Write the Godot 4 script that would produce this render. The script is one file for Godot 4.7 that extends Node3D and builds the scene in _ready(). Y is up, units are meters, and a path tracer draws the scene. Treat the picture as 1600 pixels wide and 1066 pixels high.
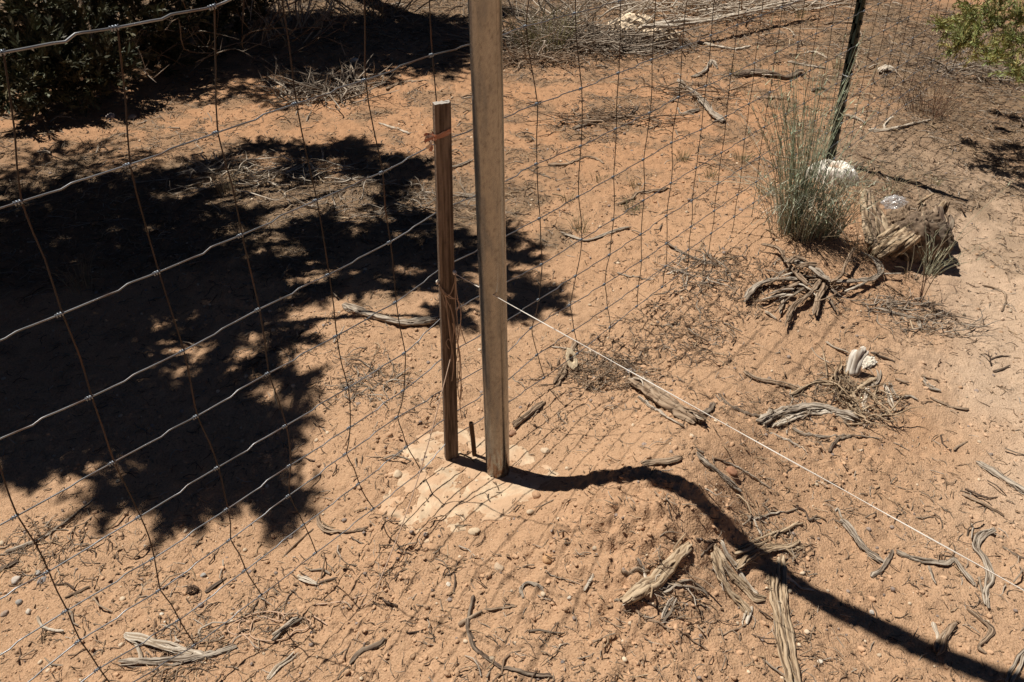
extends Node3D
# A steel pole and a wooden stake at a woven wire fence on red sandy ground, under hard desert sun.

const EYE := Vector3(0, 1.5, 0)
const FOCAL := 1291.0                      # pixels, for a frame 1600 wide
const PITCH := 34.9
const ROLL := -0.9
const SUN_AZ := 27.0                       # plan direction in which the light travels, from +x towards +z
const SUN_ALT := 65.5
const POLE := Vector2(-0.042, -1.542)

var rng := RandomNumberGenerator.new()
var n_broad := FastNoiseLite.new()
var n_mid := FastNoiseLite.new()
var n_clod := FastNoiseLite.new()
var n_fine := FastNoiseLite.new()
var n_grain := FastNoiseLite.new()
var cam_x := Vector3.RIGHT
var cam_y := Vector3.UP
var cam_f := Vector3.FORWARD
var sun_dir := Vector3.DOWN
var M := {}
var taken := {}


# ------------------------------------------------------------------ mesh collecting
class MB:
	var v := PackedVector3Array()
	var n := PackedVector3Array()
	var c := PackedColorArray()
	var i := PackedInt32Array()

	func sheet(rows: Array, cols: Array, around := false, out := Vector3.ZERO, ball := false) -> void:
		# rows: Array of PackedVector3Array of one length; normals by differences, turned to point away from the row centre
		var b := v.size()
		var h := rows.size()
		var w: int = rows[0].size()
		for r in h:
			var row: PackedVector3Array = rows[r]
			var up: PackedVector3Array = rows[mini(r + 1, h - 1)]
			var dn: PackedVector3Array = rows[maxi(r - 1, 0)]
			var mid := Vector3.ZERO
			for p in row:
				mid += p
			mid /= w
			for k in w:
				var nx: Vector3 = row[(k + 1) % w] if around else row[mini(k + 1, w - 1)]
				var pv: Vector3 = row[(k + w - 1) % w] if around else row[maxi(k - 1, 0)]
				var nn := (up[k] - dn[k]).cross(nx - pv)
				if nn.length_squared() < 1e-16:
					nn = row[k] if ball else row[k] - mid
				if nn.length_squared() < 1e-16:
					nn = Vector3.UP
				var ref := row[k] if ball else (row[k] - mid) if around else out
				if nn.dot(ref) < 0:
					nn = -nn
				v.append(row[k])
				n.append(nn.normalized())
				c.append(cols[r][k])
		var last := w if around else w - 1
		for r in h - 1:
			for k in last:
				var k2 := (k + 1) % w
				var a := b + r * w + k
				var d := b + r * w + k2
				i.append_array([a, d, a + w, d, d + w, a + w])

	func cap(ring: PackedVector3Array, col: Color, dir: Vector3) -> void:
		var b := v.size()
		var mid := Vector3.ZERO
		for p in ring:
			mid += p
		mid /= ring.size()
		v.append(mid)
		n.append(dir)
		c.append(col)
		for p in ring:
			v.append(p)
			n.append(dir)
			c.append(col)
		for k in ring.size():
			i.append_array([b, b + 1 + k, b + 1 + (k + 1) % ring.size()])

	func tri(a: Vector3, b2: Vector3, d: Vector3, nn: Vector3, col: Color) -> void:
		var b := v.size()
		v.append_array([a, b2, d])
		n.append_array([nn, nn, nn])
		c.append_array([col, col, col])
		i.append_array([b, b + 1, b + 2])

	func mesh() -> ArrayMesh:
		# every face turned the way its normals point (front faces run clockwise)
		for t in range(0, i.size(), 3):
			var p := v[i[t]]
			if (v[i[t + 1]] - p).cross(v[i[t + 2]] - p).dot(n[i[t]] + n[i[t + 1]] + n[i[t + 2]]) > 0.0:
				var k := i[t + 1]
				i[t + 1] = i[t + 2]
				i[t + 2] = k
		var a := []
		a.resize(Mesh.ARRAY_MAX)
		a[Mesh.ARRAY_VERTEX] = v
		a[Mesh.ARRAY_NORMAL] = n
		a[Mesh.ARRAY_COLOR] = c
		a[Mesh.ARRAY_INDEX] = i
		var m := ArrayMesh.new()
		m.add_surface_from_arrays(Mesh.PRIMITIVE_TRIANGLES, a)
		return m


func numbered(called: String) -> String:
	if not taken.has(called):
		taken[called] = 0
		return called
	taken[called] += 1
	return "%s_%03d" % [called, taken[called]]


func tag(o: Node3D, label: String, category: String, group := "") -> Node3D:
	o.set_meta("label", label)
	o.set_meta("category", category)
	if group:
		o.set_meta("group", group)
	return o


func thing(called: String, label: String, category: String, at: Vector3, group := "") -> Node3D:
	var o := Node3D.new()
	o.name = numbered(called)
	add_child(o)
	o.position = at
	tag(o, label, category, group)
	return o


func part(called: String, m: Mesh, mat: Material, parent: Node3D) -> MeshInstance3D:
	var o := MeshInstance3D.new()
	o.name = called if parent != self else numbered(called)
	o.mesh = m
	o.material_override = mat
	parent.add_child(o, true)
	return o


func lone(called: String, m: Mesh, mat: Material, label: String, category: String, group := "") -> MeshInstance3D:
	var o := part(called, m, mat, self)
	tag(o, label, category, group)
	return o


# ------------------------------------------------------------------ the lie of the land
func coarse(x: float, z: float) -> float:
	var dx := x - POLE.x
	var dz := z - POLE.y
	var a := deg_to_rad(SUN_AZ)
	var s := dx * cos(a) + dz * sin(a)          # away from the sun, from the pole
	var q := -dx * sin(a) + dz * cos(a)         # across that, towards the viewer
	var y := 0.0
	# the heap of dug earth in front of the pole
	var ms := (s - 0.425) / (0.15 if s < 0.425 else 0.125)
	var mq := q / (0.16 if q > 0.0 else 0.34)
	y += 0.152 * exp(-0.5 * absf(ms) ** 2.3 - 0.5 * mq * mq)
	# the ground falls away to the near right and to the left of the stake
	y -= 0.10 * smoothstep(0.45, 1.25, s)
	y -= 0.085 * smoothstep(0.10, 0.55, -dx * 0.8 + dz * 0.45) * smoothstep(2.2, 0.6, -dz)
	# along the fence to the right
	var f := dx * 0.64 - dz * 0.768
	y -= 0.034 * clampf(f, 0.0, 5.0)
	# bank with the bared roots
	y += 0.07 * exp(-0.5 * pow((x - 0.88) / 0.30, 2.0) - 0.5 * pow((z + 2.75) / 0.45, 2.0))
	y += 0.05 * exp(-0.5 * pow((x - 1.25) / 0.25, 2.0) - 0.5 * pow((z + 3.1) / 0.35, 2.0))
	var r := sqrt(x * x + z * z)
	y += n_broad.get_noise_2d(x, z) * 0.03 * smoothstep(0.05, 0.5, sqrt(dx * dx + dz * dz))
	y += n_broad.get_noise_2d(x * 0.13 + 31.0, z * 0.13) * 0.5 * smoothstep(8.0, 30.0, r)
	return y


func rough(x: float, z: float) -> float:
	var dx := x - POLE.x
	var dz := z - POLE.y
	var near := 0.35 + 0.65 * smoothstep(0.08, 0.3, sqrt(dx * dx + dz * dz))
	var wild := 0.55 + 0.9 * smoothstep(-0.25, 0.5, n_broad.get_noise_2d(x * 1.7 + 9.0, z * 1.7 - 4.0))
	var heap := exp(-pow((x - 0.33) / 0.26, 2.0) - pow((z + 1.27) / 0.2, 2.0))
	wild += 0.9 * heap
	wild *= 1.0 - 0.55 * smoothstep(0.75, 0.2, absf(x - 1.67 - (-z - 1.6) * 0.21))
	var y := n_mid.get_noise_2d(x, z) * 0.008 * near
	var wx := x + 0.012 * n_fine.get_noise_2d(x * 0.7, z * 0.7 + 5.0)
	var wz := z + 0.012 * n_fine.get_noise_2d(x * 0.7 - 8.0, z * 0.7)
	var k := n_clod.get_noise_2d(wx, wz)                     # cellular, warped: crumbs and clods
	y += (maxf(0.0, -k - 0.45)) * (0.012 + 0.012 * heap) * near * wild
	var f := n_fine.get_noise_2d(x, z)
	y += f * 0.0032 * near * wild
	y += pow(maxf(0.0, n_fine.get_noise_2d(x * 1.7 + 20.0, z * 1.7) - 0.18), 1.5) * 0.016 * near * wild
	y -= pow(maxf(0.0, n_fine.get_noise_2d(x * 1.3 - 20.0, z * 1.3 + 9.0) - 0.2), 1.5) * 0.018 * near
	return y


func ground(x: float, z: float) -> float:
	return coarse(x, z) + rough(x, z)


func ray(px: float, py: float) -> Vector3:
	return cam_x * ((px - 800.0) / FOCAL) + cam_y * ((533.0 - py) / FOCAL) + cam_f


# where the sight line through a point of the photograph meets the land
func spot(px: float, py: float, lift := 0.0) -> Vector3:
	var d := ray(px, py)
	var y := 0.0
	var p := Vector3.ZERO
	for k in 9:
		p = EYE + d * ((y + lift - EYE.y) / d.y)
		y = lerpf(y, coarse(p.x, p.z), 0.8)
	return Vector3(p.x, coarse(p.x, p.z) + lift, p.z)


# the point on a sight line that lies at a given distance in plan
func upright(px: float, py: float, foot: Vector3) -> Vector3:
	var d := ray(px, py)
	var want := Vector2(foot.x, foot.z).length()
	return EYE + d * (want / Vector2(d.x, d.z).length())


# ------------------------------------------------------------------ curves and tubes
func smooth_path(pts: Array, step: float) -> PackedVector3Array:
	var out := PackedVector3Array()
	var n := pts.size()
	for k in n - 1:
		var a: Vector3 = pts[maxi(k - 1, 0)]
		var b: Vector3 = pts[k]
		var c: Vector3 = pts[k + 1]
		var d: Vector3 = pts[mini(k + 2, n - 1)]
		var m := maxi(1, int(ceil(b.distance_to(c) / step)))
		for j in m:
			out.append(b.cubic_interpolate(c, a, d, float(j) / m))
	out.append(pts[n - 1])
	return out


func frames(p: PackedVector3Array) -> Array:
	var out := []
	var up := Vector3.UP
	for k in p.size():
		var t := (p[mini(k + 1, p.size() - 1)] - p[maxi(k - 1, 0)]).normalized()
		if t == Vector3.ZERO:
			t = Vector3.RIGHT
		if absf(t.dot(up)) > 0.98:
			up = Vector3.RIGHT if absf(t.x) < 0.9 else Vector3.FORWARD
		var x := up.cross(t).normalized()
		var y := t.cross(x).normalized()
		up = y
		out.append([t, x, y])
	return out


func tube(mb: MB, p: PackedVector3Array, r0: float, r1: float, sides: int, col: Color, capped := true, wear := 0.0) -> void:
	var f := frames(p)
	var rows := []
	var cols := []
	for k in p.size():
		var r := lerpf(r0, r1, float(k) / maxi(1, p.size() - 1))
		var row := PackedVector3Array()
		var cc := PackedColorArray()
		var ck := col
		if wear > 0.0:
			var g := 1.0 + wear * 1.6 * n_grain.get_noise_3dv(p[k] * 9.0)
			ck = Color(col.r * g, col.g * g, col.b * g).lerp(Color(0.14, 0.075, 0.045), clampf(n_grain.get_noise_3dv(p[k] * 14.0 + Vector3(5, 0, 0)) * 2.0 - 0.35, 0.0, 0.7))
		for s in sides:
			var a := TAU * s / sides
			row.append(p[k] + (f[k][1] * cos(a) + f[k][2] * sin(a)) * r)
			cc.append(ck)
		rows.append(row)
		cols.append(cc)
	mb.sheet(rows, cols, true)
	if capped:
		mb.cap(rows[0], col, -f[0][0])
		mb.cap(rows[-1], col, f[-1][0])


const WOODS := {
	"grey": [Color(0.27, 0.22, 0.172), Color(0.085, 0.062, 0.046), Color(0.47, 0.41, 0.345)],
	"white": [Color(0.62, 0.56, 0.49), Color(0.34, 0.265, 0.20), Color(0.76, 0.72, 0.66)],
	"pale": [Color(0.48, 0.41, 0.33), Color(0.24, 0.18, 0.125), Color(0.62, 0.56, 0.48)],
	"tan": [Color(0.33, 0.24, 0.155), Color(0.10, 0.064, 0.042), Color(0.52, 0.41, 0.29)],
	"dark": [Color(0.14, 0.10, 0.075), Color(0.055, 0.038, 0.03), Color(0.25, 0.20, 0.155)],
	"brown": [Color(0.23, 0.16, 0.11), Color(0.085, 0.055, 0.038), Color(0.38, 0.29, 0.21)],
}


# weathered wood: a tube with long split ridges, streaked along the grain, ends torn
func wood(mb: MB, p: PackedVector3Array, r0: float, r1: float, kind: String, rid: int, flat := 0.75, split := 0.34, sides := 11) -> void:
	var f := frames(p)
	var rows := []
	var cols := []
	var pal: Array = WOODS[kind]
	var off := float(rid) * 7.31
	var twist := rng.randf_range(-2.5, 2.5)
	var s := 0.0
	for k in p.size():
		if k > 0:
			s += p[k].distance_to(p[k - 1])
		var t := float(k) / maxi(1, p.size() - 1)
		var r := lerpf(r0, r1, t)
		var e := minf(t, 1.0 - t) * (p.size() - 1)
		r *= clampf(0.45 + 0.3 * e, 0.0, 1.0)
		r *= 1.0 + 0.22 * n_grain.get_noise_2d(off + 50.0, s * 26.0)
		var row := PackedVector3Array()
		var cc := PackedColorArray()
		for q in sides:
			var a := TAU * q / sides
			var ca := cos(a + twist * s)
			var sa := sin(a + twist * s)
			var g := n_grain.get_noise_3d(ca * 3.1 + off, sa * 3.1, s * 7.0 + off)
			var rr := r * (1.0 + split * g * 1.6)
			row.append(p[k] + f[k][1] * cos(a) * rr + f[k][2] * sin(a) * rr * flat)
			var g2 := n_grain.get_noise_3d(ca * 6.0 + off, sa * 6.0 - 20.0, s * 14.0)
			var w := clampf(0.55 + 1.5 * g + 1.0 * g2, 0.0, 1.0)
			var col: Color = pal[1].lerp(pal[0], clampf(w * 2.0, 0.0, 1.0)) if w < 0.5 else pal[0].lerp(pal[2], clampf(w * 2.0 - 1.0, 0.0, 1.0))
			cc.append(col)
		rows.append(row)
		cols.append(cc)
	mb.sheet(rows, cols, true)
	mb.cap(rows[0], pal[1], -f[0][0])
	mb.cap(rows[-1], pal[1], f[-1][0])


# a path over the land from points of the photograph; lift in metres, ends may rise
func laid(px: Array, lift: float, wob := 0.004) -> Array:
	var out := []
	for k in px.size() / 2:
		var p := spot(px[2 * k], px[2 * k + 1], lift)
		p += Vector3(rng.randf_range(-wob, wob), rng.randf_range(0, wob), rng.randf_range(-wob, wob))
		out.append(p)
	return out


func hug(p: PackedVector3Array, lift: float) -> PackedVector3Array:
	for k in p.size():
		p[k].y = maxf(p[k].y, maxf(coarse(p[k].x, p[k].z), ground(p[k].x, p[k].z)) + lift)
	return p


# one piece of dead wood on the ground, perhaps of several strands lying together
func stick(called: String, label: String, category: String, px: Array, r0: float, r1: float, kind: String, strands := 1, lift := -1.0, parent: Node3D = null) -> MeshInstance3D:
	var mb := MB.new()
	r0 *= lerpf(1.32, 0.92, smoothstep(0.003, 0.011, r0))
	r1 *= lerpf(1.2, 0.85, smoothstep(0.003, 0.011, r1))
	if px[1] < 260:
		r0 *= 1.4
		r1 *= 1.4
	var rid := rng.randi_range(1, 900)
	for q in strands:
		var rr := (1.0 if strands == 1 else rng.randf_range(0.42, 0.72))
		var up := (r0 + r1) * 0.5 * 0.55 if lift < 0.0 else lift
		var pts := laid(px, up, 0.002 + r0 * 0.15)
		if strands > 1:
			var side := (float(q) / (strands - 1) - 0.5) * 2.0
			var cut0 := rng.randf_range(0.0, 0.22) if q != strands / 2 else 0.0
			var cut1 := rng.randf_range(0.0, 0.22) if q != strands / 2 else 0.0
			pts[0] = pts[0].lerp(pts[1], cut0)
			pts[-1] = pts[-1].lerp(pts[-2], cut1)
			var d: Vector3 = (pts[-1] - pts[0]).cross(Vector3.UP).normalized()
			for k in pts.size():
				var sp := side * r0 * 0.62 * rng.randf_range(0.6, 1.25)
				pts[k] += d * sp + Vector3.UP * r0 * rng.randf_range(-0.2, 0.6)
		var path := smooth_path(pts, clampf(r0 * 1.1, 0.005, 0.02))
		var wig := r0 * 0.28 + 0.001
		for k in path.size():
			var u := float(k) * clampf(r0 * 1.1, 0.005, 0.02)
			path[k] += Vector3(n_grain.get_noise_2d(u * 22.0, rid * 3.0 + q), 0.5 * n_grain.get_noise_2d(u * 18.0, rid * 5.0 + q * 2.0), n_grain.get_noise_2d(u * 22.0, rid * 7.0 - q)) * wig
		path = hug(path, r0 * (0.30 if r0 > 0.006 else 0.45))
		wood(mb, path, r0 * rr, r1 * rr, kind, rid + q, rng.randf_range(0.6, 0.85), 0.5, 7 if r0 < 0.004 else 13)
	# loose fibres along a bundle
	if strands > 2:
		for q in strands * 2:
			var pts := laid(px, r0 * rng.randf_range(0.7, 1.5), r0 * 0.3)
			var d: Vector3 = (pts[-1] - pts[0]).cross(Vector3.UP).normalized() * r0 * rng.randf_range(-1.1, 1.1)
			var seg := rng.randi_range(0, pts.size() - 2)
			var u0 := rng.randf_range(-0.15, 0.4)
			var p0: Vector3 = pts[seg].lerp(pts[seg + 1], u0) + d
			var p1: Vector3 = pts[seg].lerp(pts[seg + 1], u0 + rng.randf_range(0.5, 0.8)) + d * rng.randf_range(0.8, 1.5)
			var pm := (p0 + p1) * 0.5 + Vector3(rng.randf_range(-1, 1), rng.randf_range(-0.3, 0.6), rng.randf_range(-1, 1)) * r0 * 0.5
			var fp := hug(smooth_path([p0, pm, p1], 0.01), r0 * 0.3)
			wood(mb, fp, r0 * 0.17, r0 * 0.08, kind if q % 2 else "pale", rid + 40 + q, 0.8, 0.3, 5)
	if parent:
		for k in mb.v.size():
			mb.v[k] -= parent.position
		return part(called, mb.mesh(), M.wood, parent)
	var base := spot(px[0], px[1])
	for k in mb.v.size():
		mb.v[k] -= base
	var o := lone(called, mb.mesh(), M.wood, label, category, "dead wood and roots lying on the sand")
	o.position = base
	return o


# a stone: a squashed icosphere pushed about by noise, some faces flattened
func stone_mesh(size: Vector3, rid: int, col: Color, var_amt := 0.18, rings := 9, sides := 12) -> ArrayMesh:
	var mb := MB.new()
	var rows := []
	var cols := []
	var flat := []
	for q in 5:
		flat.append([Vector3(rng.randf_range(-1, 1), rng.randf_range(-0.6, 1), rng.randf_range(-1, 1)).normalized(), rng.randf_range(0.62, 0.88)])
	for r in rings + 1:
		var la := PI * r / rings
		var row := PackedVector3Array()
		var cc := PackedColorArray()
		for s in sides:
			var lo := TAU * s / sides
			var d := Vector3(sin(la) * cos(lo), cos(la), sin(la) * sin(lo))
			var k := 1.0 + var_amt * n_grain.get_noise_3d(d.x * 1.3 + rid * 3.7, d.y * 1.3, d.z * 1.3)
			for fl in flat:
				var dt := d.dot(fl[0])
				if dt * k > fl[1]:
					k = fl[1] / dt
			row.append(d * k * size * 0.5)
			var g := 1.0 + 0.22 * n_grain.get_noise_3d(d.x * 4.0, d.y * 4.0 + rid, d.z * 4.0)
			cc.append(Color(col.r * g, col.g * g, col.b * g))
		rows.append(row)
		cols.append(cc)
	mb.sheet(rows, cols, true, Vector3.ZERO, true)
	return mb.mesh()


func stone(label: String, px: float, py: float, size: Vector3, col: Color, called := "stone", category := "stone", sink := 0.25) -> MeshInstance3D:
	var o := lone(called, stone_mesh(size, rng.randi_range(0, 999), col), M.stone, label, category, "stones lying on the sand")
	o.position = spot(px, py) + Vector3.UP * (size.y * (0.5 - sink))
	o.rotation = Vector3(rng.randf_range(-0.2, 0.2), rng.randf_range(0, TAU), rng.randf_range(-0.2, 0.2))
	return o


func scatter(called: String, m: Mesh, mat: Material, where: Array, tints: Array, parent: Node3D = null) -> MultiMeshInstance3D:
	var mm := MultiMesh.new()
	mm.transform_format = MultiMesh.TRANSFORM_3D
	mm.use_colors = tints.size() > 0
	mm.mesh = m
	mm.instance_count = where.size()
	for k in where.size():
		mm.set_instance_transform(k, where[k])
		if tints.size() > 0:
			mm.set_instance_color(k, tints[k])
	var o := MultiMeshInstance3D.new()
	o.name = called if parent else numbered(called)
	o.multimesh = mm
	o.material_override = mat
	o.set_meta("kind", "stuff")
	(parent if parent else self).add_child(o, true)
	return o


func mat(rough_: float, metal := 0.0, spec := 0.5) -> StandardMaterial3D:
	var m := StandardMaterial3D.new()
	m.vertex_color_use_as_albedo = true
	m.roughness = rough_
	m.metallic = metal
	m.metallic_specular = spec
	return m


func bump_texture(freq: float, oct: int, seed_: int, kind := FastNoiseLite.TYPE_SIMPLEX_SMOOTH) -> NoiseTexture2D:
	var n := FastNoiseLite.new()
	n.seed = seed_
	n.noise_type = kind
	n.frequency = freq
	n.fractal_octaves = oct
	var t := NoiseTexture2D.new()
	t.width = 1024
	t.height = 1024
	t.seamless = true
	t.noise = n
	return t


# ------------------------------------------------------------------ plants
# one leafy spray of juniper: a thin stem with many short blades round it, pointing along +y
func spray_mesh(len_: float, blades: int, blade: float, wide: float, open: float) -> ArrayMesh:
	var mb := MB.new()
	for k in blades:
		var t := rng.randf_range(0.05, 1.0)
		var a := rng.randf_range(0, TAU)
		var lean := rng.randf_range(0.35, 1.0) * open
		var base := Vector3(0, t * len_, 0)
		var dir := Vector3(cos(a) * lean, 1.0, sin(a) * lean).normalized()
		var l := blade * rng.randf_range(0.7, 1.3) * (1.15 - 0.4 * t)
		var side := dir.cross(Vector3(rng.randf_range(-1, 1), rng.randf_range(-1, 1), rng.randf_range(-1, 1))).normalized() * wide * rng.randf_range(0.7, 1.2)
		var nn := side.cross(dir).normalized()
		var g := rng.randf_range(0.7, 1.3)
		var col := Color(g, g, g * rng.randf_range(0.8, 1.1))
		base += dir * blade * 0.5
		mb.tri(base - dir * l * 0.5, base + side, base + dir * l * 0.6, nn, col)
		mb.tri(base - dir * l * 0.5, base + dir * l * 0.6, base - side, nn, col)
	tube(mb, PackedVector3Array([Vector3.ZERO, Vector3(0, len_ * 0.5, len_ * 0.04), Vector3(0, len_, 0)]), 0.0022, 0.0008, 3, Color(1.3, 0.8, 0.7), false)
	return mb.mesh()


# blobs: [centre, radius, number of sprays, stretch along the light]
func crown(blobs: Array, spray: Mesh, m: Material, tint: Color, parent: Node3D, droop := 0.0) -> void:
	var where := []
	var tints := []
	for b in blobs:
		var o: Vector3 = b[0]
		var bt := rng.randf_range(0.75, 1.25)
		for k in int(b[2]):
			var d := Vector3(rng.randfn(), rng.randfn() * 0.8, rng.randfn()).normalized()
			var p: Vector3 = o + d * float(b[1]) * pow(rng.randf(), 0.45)
			if b.size() > 3:
				p -= sun_dir * rng.randf_range(-1, 1) * float(b[3])
			var y := (d + Vector3(rng.randf_range(-0.7, 0.7), 0.35 - droop, rng.randf_range(-0.7, 0.7))).normalized()
			var x := y.cross(Vector3(rng.randf_range(-1, 1), 0.3, rng.randf_range(-1, 1))).normalized()
			var s := rng.randf_range(0.75, 1.35)
			where.append(Transform3D(Basis(x, y, x.cross(y)).scaled(Vector3(s, s, s)), p - y * 0.075 - parent.position))
			var g := bt * rng.randf_range(0.7, 1.3)
			tints.append(Color(tint.r * g * rng.randf_range(0.85, 1.2), tint.g * g, tint.b * g))
	scatter("crown", spray, m, where, tints, parent)


func limb(parent: Node3D, called: String, pts: Array, r0: float, r1: float, kind := "brown", step := 0.06) -> void:
	var mb := MB.new()
	var local := []
	for p in pts:
		local.append(p - parent.position)
	wood(mb, smooth_path(local, step), r0, r1, kind, rng.randi_range(1, 900), 0.9, 0.22, 9)
	part(called, mb.mesh(), M.wood, parent)


func tree(called: String, label: String, foot: Vector3, top: Vector3, r: float, blobs: Array, every: int, spray: Mesh, m: Material, tint: Color) -> Node3D:
	var t := thing(called, label, "tree", foot, "junipers around the sandy clearing")
	var bend := (foot + top) * 0.5 + Vector3(rng.randf_range(-0.15, 0.15), 0, rng.randf_range(-0.15, 0.15))
	limb(t, "trunk", [foot - Vector3(0, 0.1, 0), bend, top], r, r * 0.55)
	for k in range(0, blobs.size(), every):
		var c: Vector3 = blobs[k][0]
		var from := foot.lerp(top, rng.randf_range(0.55, 1.0))
		var mid := (from + c) * 0.5 + Vector3(rng.randf_range(-0.12, 0.12), rng.randf_range(0.05, 0.25), rng.randf_range(-0.12, 0.12))
		limb(t, "limb", [from, mid, c], r * 0.34, 0.006)
	crown(blobs, spray, m, tint, t)
	return t


# upright or arching stems from one foot, each a thin three-sided tube, some with short side leaves
func stems(mb: MB, foot: Vector3, count: int, h0: float, h1: float, spread: float, lean: float, r: float, col: Color, leaves := 0, drift := Vector3.ZERO, curl := 0.15) -> void:
	for k in count:
		var a := rng.randf_range(0, TAU)
		var q := pow(rng.randf(), 0.6)
		var b := foot + Vector3(cos(a), 0, sin(a)) * spread * q
		b.y = foot.y + (coarse(b.x, b.z) - coarse(foot.x, foot.z)) * 0.0 - 0.004
		var h := rng.randf_range(h0, h1)
		var out := Vector3(cos(a), 0, sin(a)) * lean * q * rng.randf_range(0.5, 1.5) + drift * rng.randf_range(0.5, 1.2) + Vector3(rng.randf_range(-0.15, 0.15), 0, rng.randf_range(-0.15, 0.15))
		var p1 := b + Vector3(out.x * 0.35 * h, h * 0.5, out.z * 0.35 * h)
		var p2 := b + Vector3(out.x * h, h * (1.0 - curl * rng.randf_range(0, 2.0)), out.z * h)
		var g := rng.randf_range(0.65, 1.3)
		var cc := Color(col.r * g * rng.randf_range(0.9, 1.15), col.g * g, col.b * g)
		var path := smooth_path([b, p1, p2], h / 5.0)
		tube(mb, path, r, r * 0.45, 3, cc, false)
		for l in leaves:
			var t := rng.randi_range(1, path.size() - 1)
			var d := Vector3(rng.randf_range(-1, 1), rng.randf_range(0.3, 1.4), rng.randf_range(-1, 1)).normalized()
			var s := d.cross(Vector3.UP).normalized() * r * 1.3
			var ll := rng.randf_range(0.012, 0.042)
			mb.tri(path[t] - s, path[t] + s, path[t] + d * ll, s.cross(d).normalized(), cc)


func tuft(px: float, py: float, label: String, count: int, h: float, col: Color, lean := 0.5, called := "grass_tuft", category := "grass tuft") -> void:
	var mb := MB.new()
	stems(mb, Vector3.ZERO, count, h * 0.45, h, 0.022 + h * 0.1, lean, 0.0011, col, 0, Vector3.ZERO, 0.25)
	var o := lone(called, mb.mesh(), M.leafy, label, category, "small tufts of grass on the sand")
	o.position = spot(px, py)


# a dead bush or heap: many bare twigs as parts, forked
func twig_heap(called: String, label: String, category: String, foot: Vector3, count: int, len0: float, len1: float, spread: float, rise: float, r: float, kind: String, arch := 0.0, stretch := Vector3.ONE) -> Node3D:
	var t := thing(called, label, category, foot, "heaps of dead twigs and bare bushes")
	for k in count:
		var mb := MB.new()
		var a := rng.randf_range(0, TAU)
		var b := Vector3(cos(a) * stretch.x, 0, sin(a) * stretch.z) * spread * sqrt(rng.randf())
		b.y = coarse(foot.x + b.x, foot.z + b.z) - foot.y + rng.randf_range(0.0, rise * 0.5)
		var d := Vector3(rng.randf_range(-1, 1) * stretch.x, rng.randf_range(-0.15, 1.0) * rise * 3.0, rng.randf_range(-1, 1) * stretch.z)
		if arch > 0.0:
			d = Vector3(b.x / spread + rng.randf_range(-0.4, 0.4), arch, b.z / spread + rng.randf_range(-0.4, 0.4))
		d = d.normalized()
		var l := rng.randf_range(len0, len1)
		var kink := Vector3(rng.randf_range(-1, 1), rng.randf_range(-0.6, 0.6), rng.randf_range(-1, 1)) * l * 0.16
		var pts := [b, b + d * l * 0.35 + kink, b + d * l * 0.7 - kink * 0.6, b + d * l + Vector3(0, -arch * l * 0.5, 0)]
		var path := smooth_path(pts, l / 7.0)
		for q in path.size():
			path[q].y = maxf(path[q].y, coarse(foot.x + path[q].x, foot.z + path[q].z) - foot.y + r * 0.5)
		wood(mb, path, r * rng.randf_range(0.6, 1.3), r * 0.35, kind, rng.randi_range(1, 900), 0.9, 0.2, 5)
		for f in 3:
			var s := rng.randi_range(1, path.size() - 2)
			var e := (d + Vector3(rng.randf_range(-1, 1), rng.randf_range(-0.2, 0.8), rng.randf_range(-1, 1))).normalized() * l * rng.randf_range(0.15, 0.4)
			var tip := path[s] + e
			tip.y = maxf(tip.y, coarse(foot.x + tip.x, foot.z + tip.z) - foot.y + 0.002)
			wood(mb, smooth_path([path[s], path[s] + e * 0.5 + kink * 0.2, tip], l / 9.0), r * 0.5, r * 0.22, kind, rng.randi_range(1, 900), 0.9, 0.2, 4)
		part("twig", mb.mesh(), M.wood, t)
	return t


# ------------------------------------------------------------------ colours of the land
func earth(x: float, z: float) -> Color:
	var sand := Color(0.52, 0.338, 0.214)
	var red := Color(0.505, 0.29, 0.165)
	var pale := Color(0.62, 0.475, 0.355)
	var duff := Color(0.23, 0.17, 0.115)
	var w := n_broad.get_noise_2d(x * 1.9 - 40.0, z * 1.9 + 12.0)
	var col := sand.lerp(red, clampf(smoothstep(-2.0, -4.2, z) * 0.85 + w * 0.25, 0.0, 1.0))
	# the trodden way on the right
	var path_x := 1.62 + (-z - 1.6) * 0.21
	var pm := smoothstep(0.7, 0.15, absf(x - path_x - 0.05 - w * 0.25)) * smoothstep(-5.0, -3.6, z) * smoothstep(-0.9, -1.9, z)
	col = col.lerp(pale, clampf(pm, 0.0, 1.0) * 0.8)
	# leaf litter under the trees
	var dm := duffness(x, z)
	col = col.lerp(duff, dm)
	var g := 1.0 + 0.10 * n_mid.get_noise_2d(x * 1.3, z * 1.3) + 0.10 * n_fine.get_noise_2d(x * 1.5 + 7.0, z * 1.5)
	return Color(col.r * g, col.g * g, col.b * g)


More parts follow.
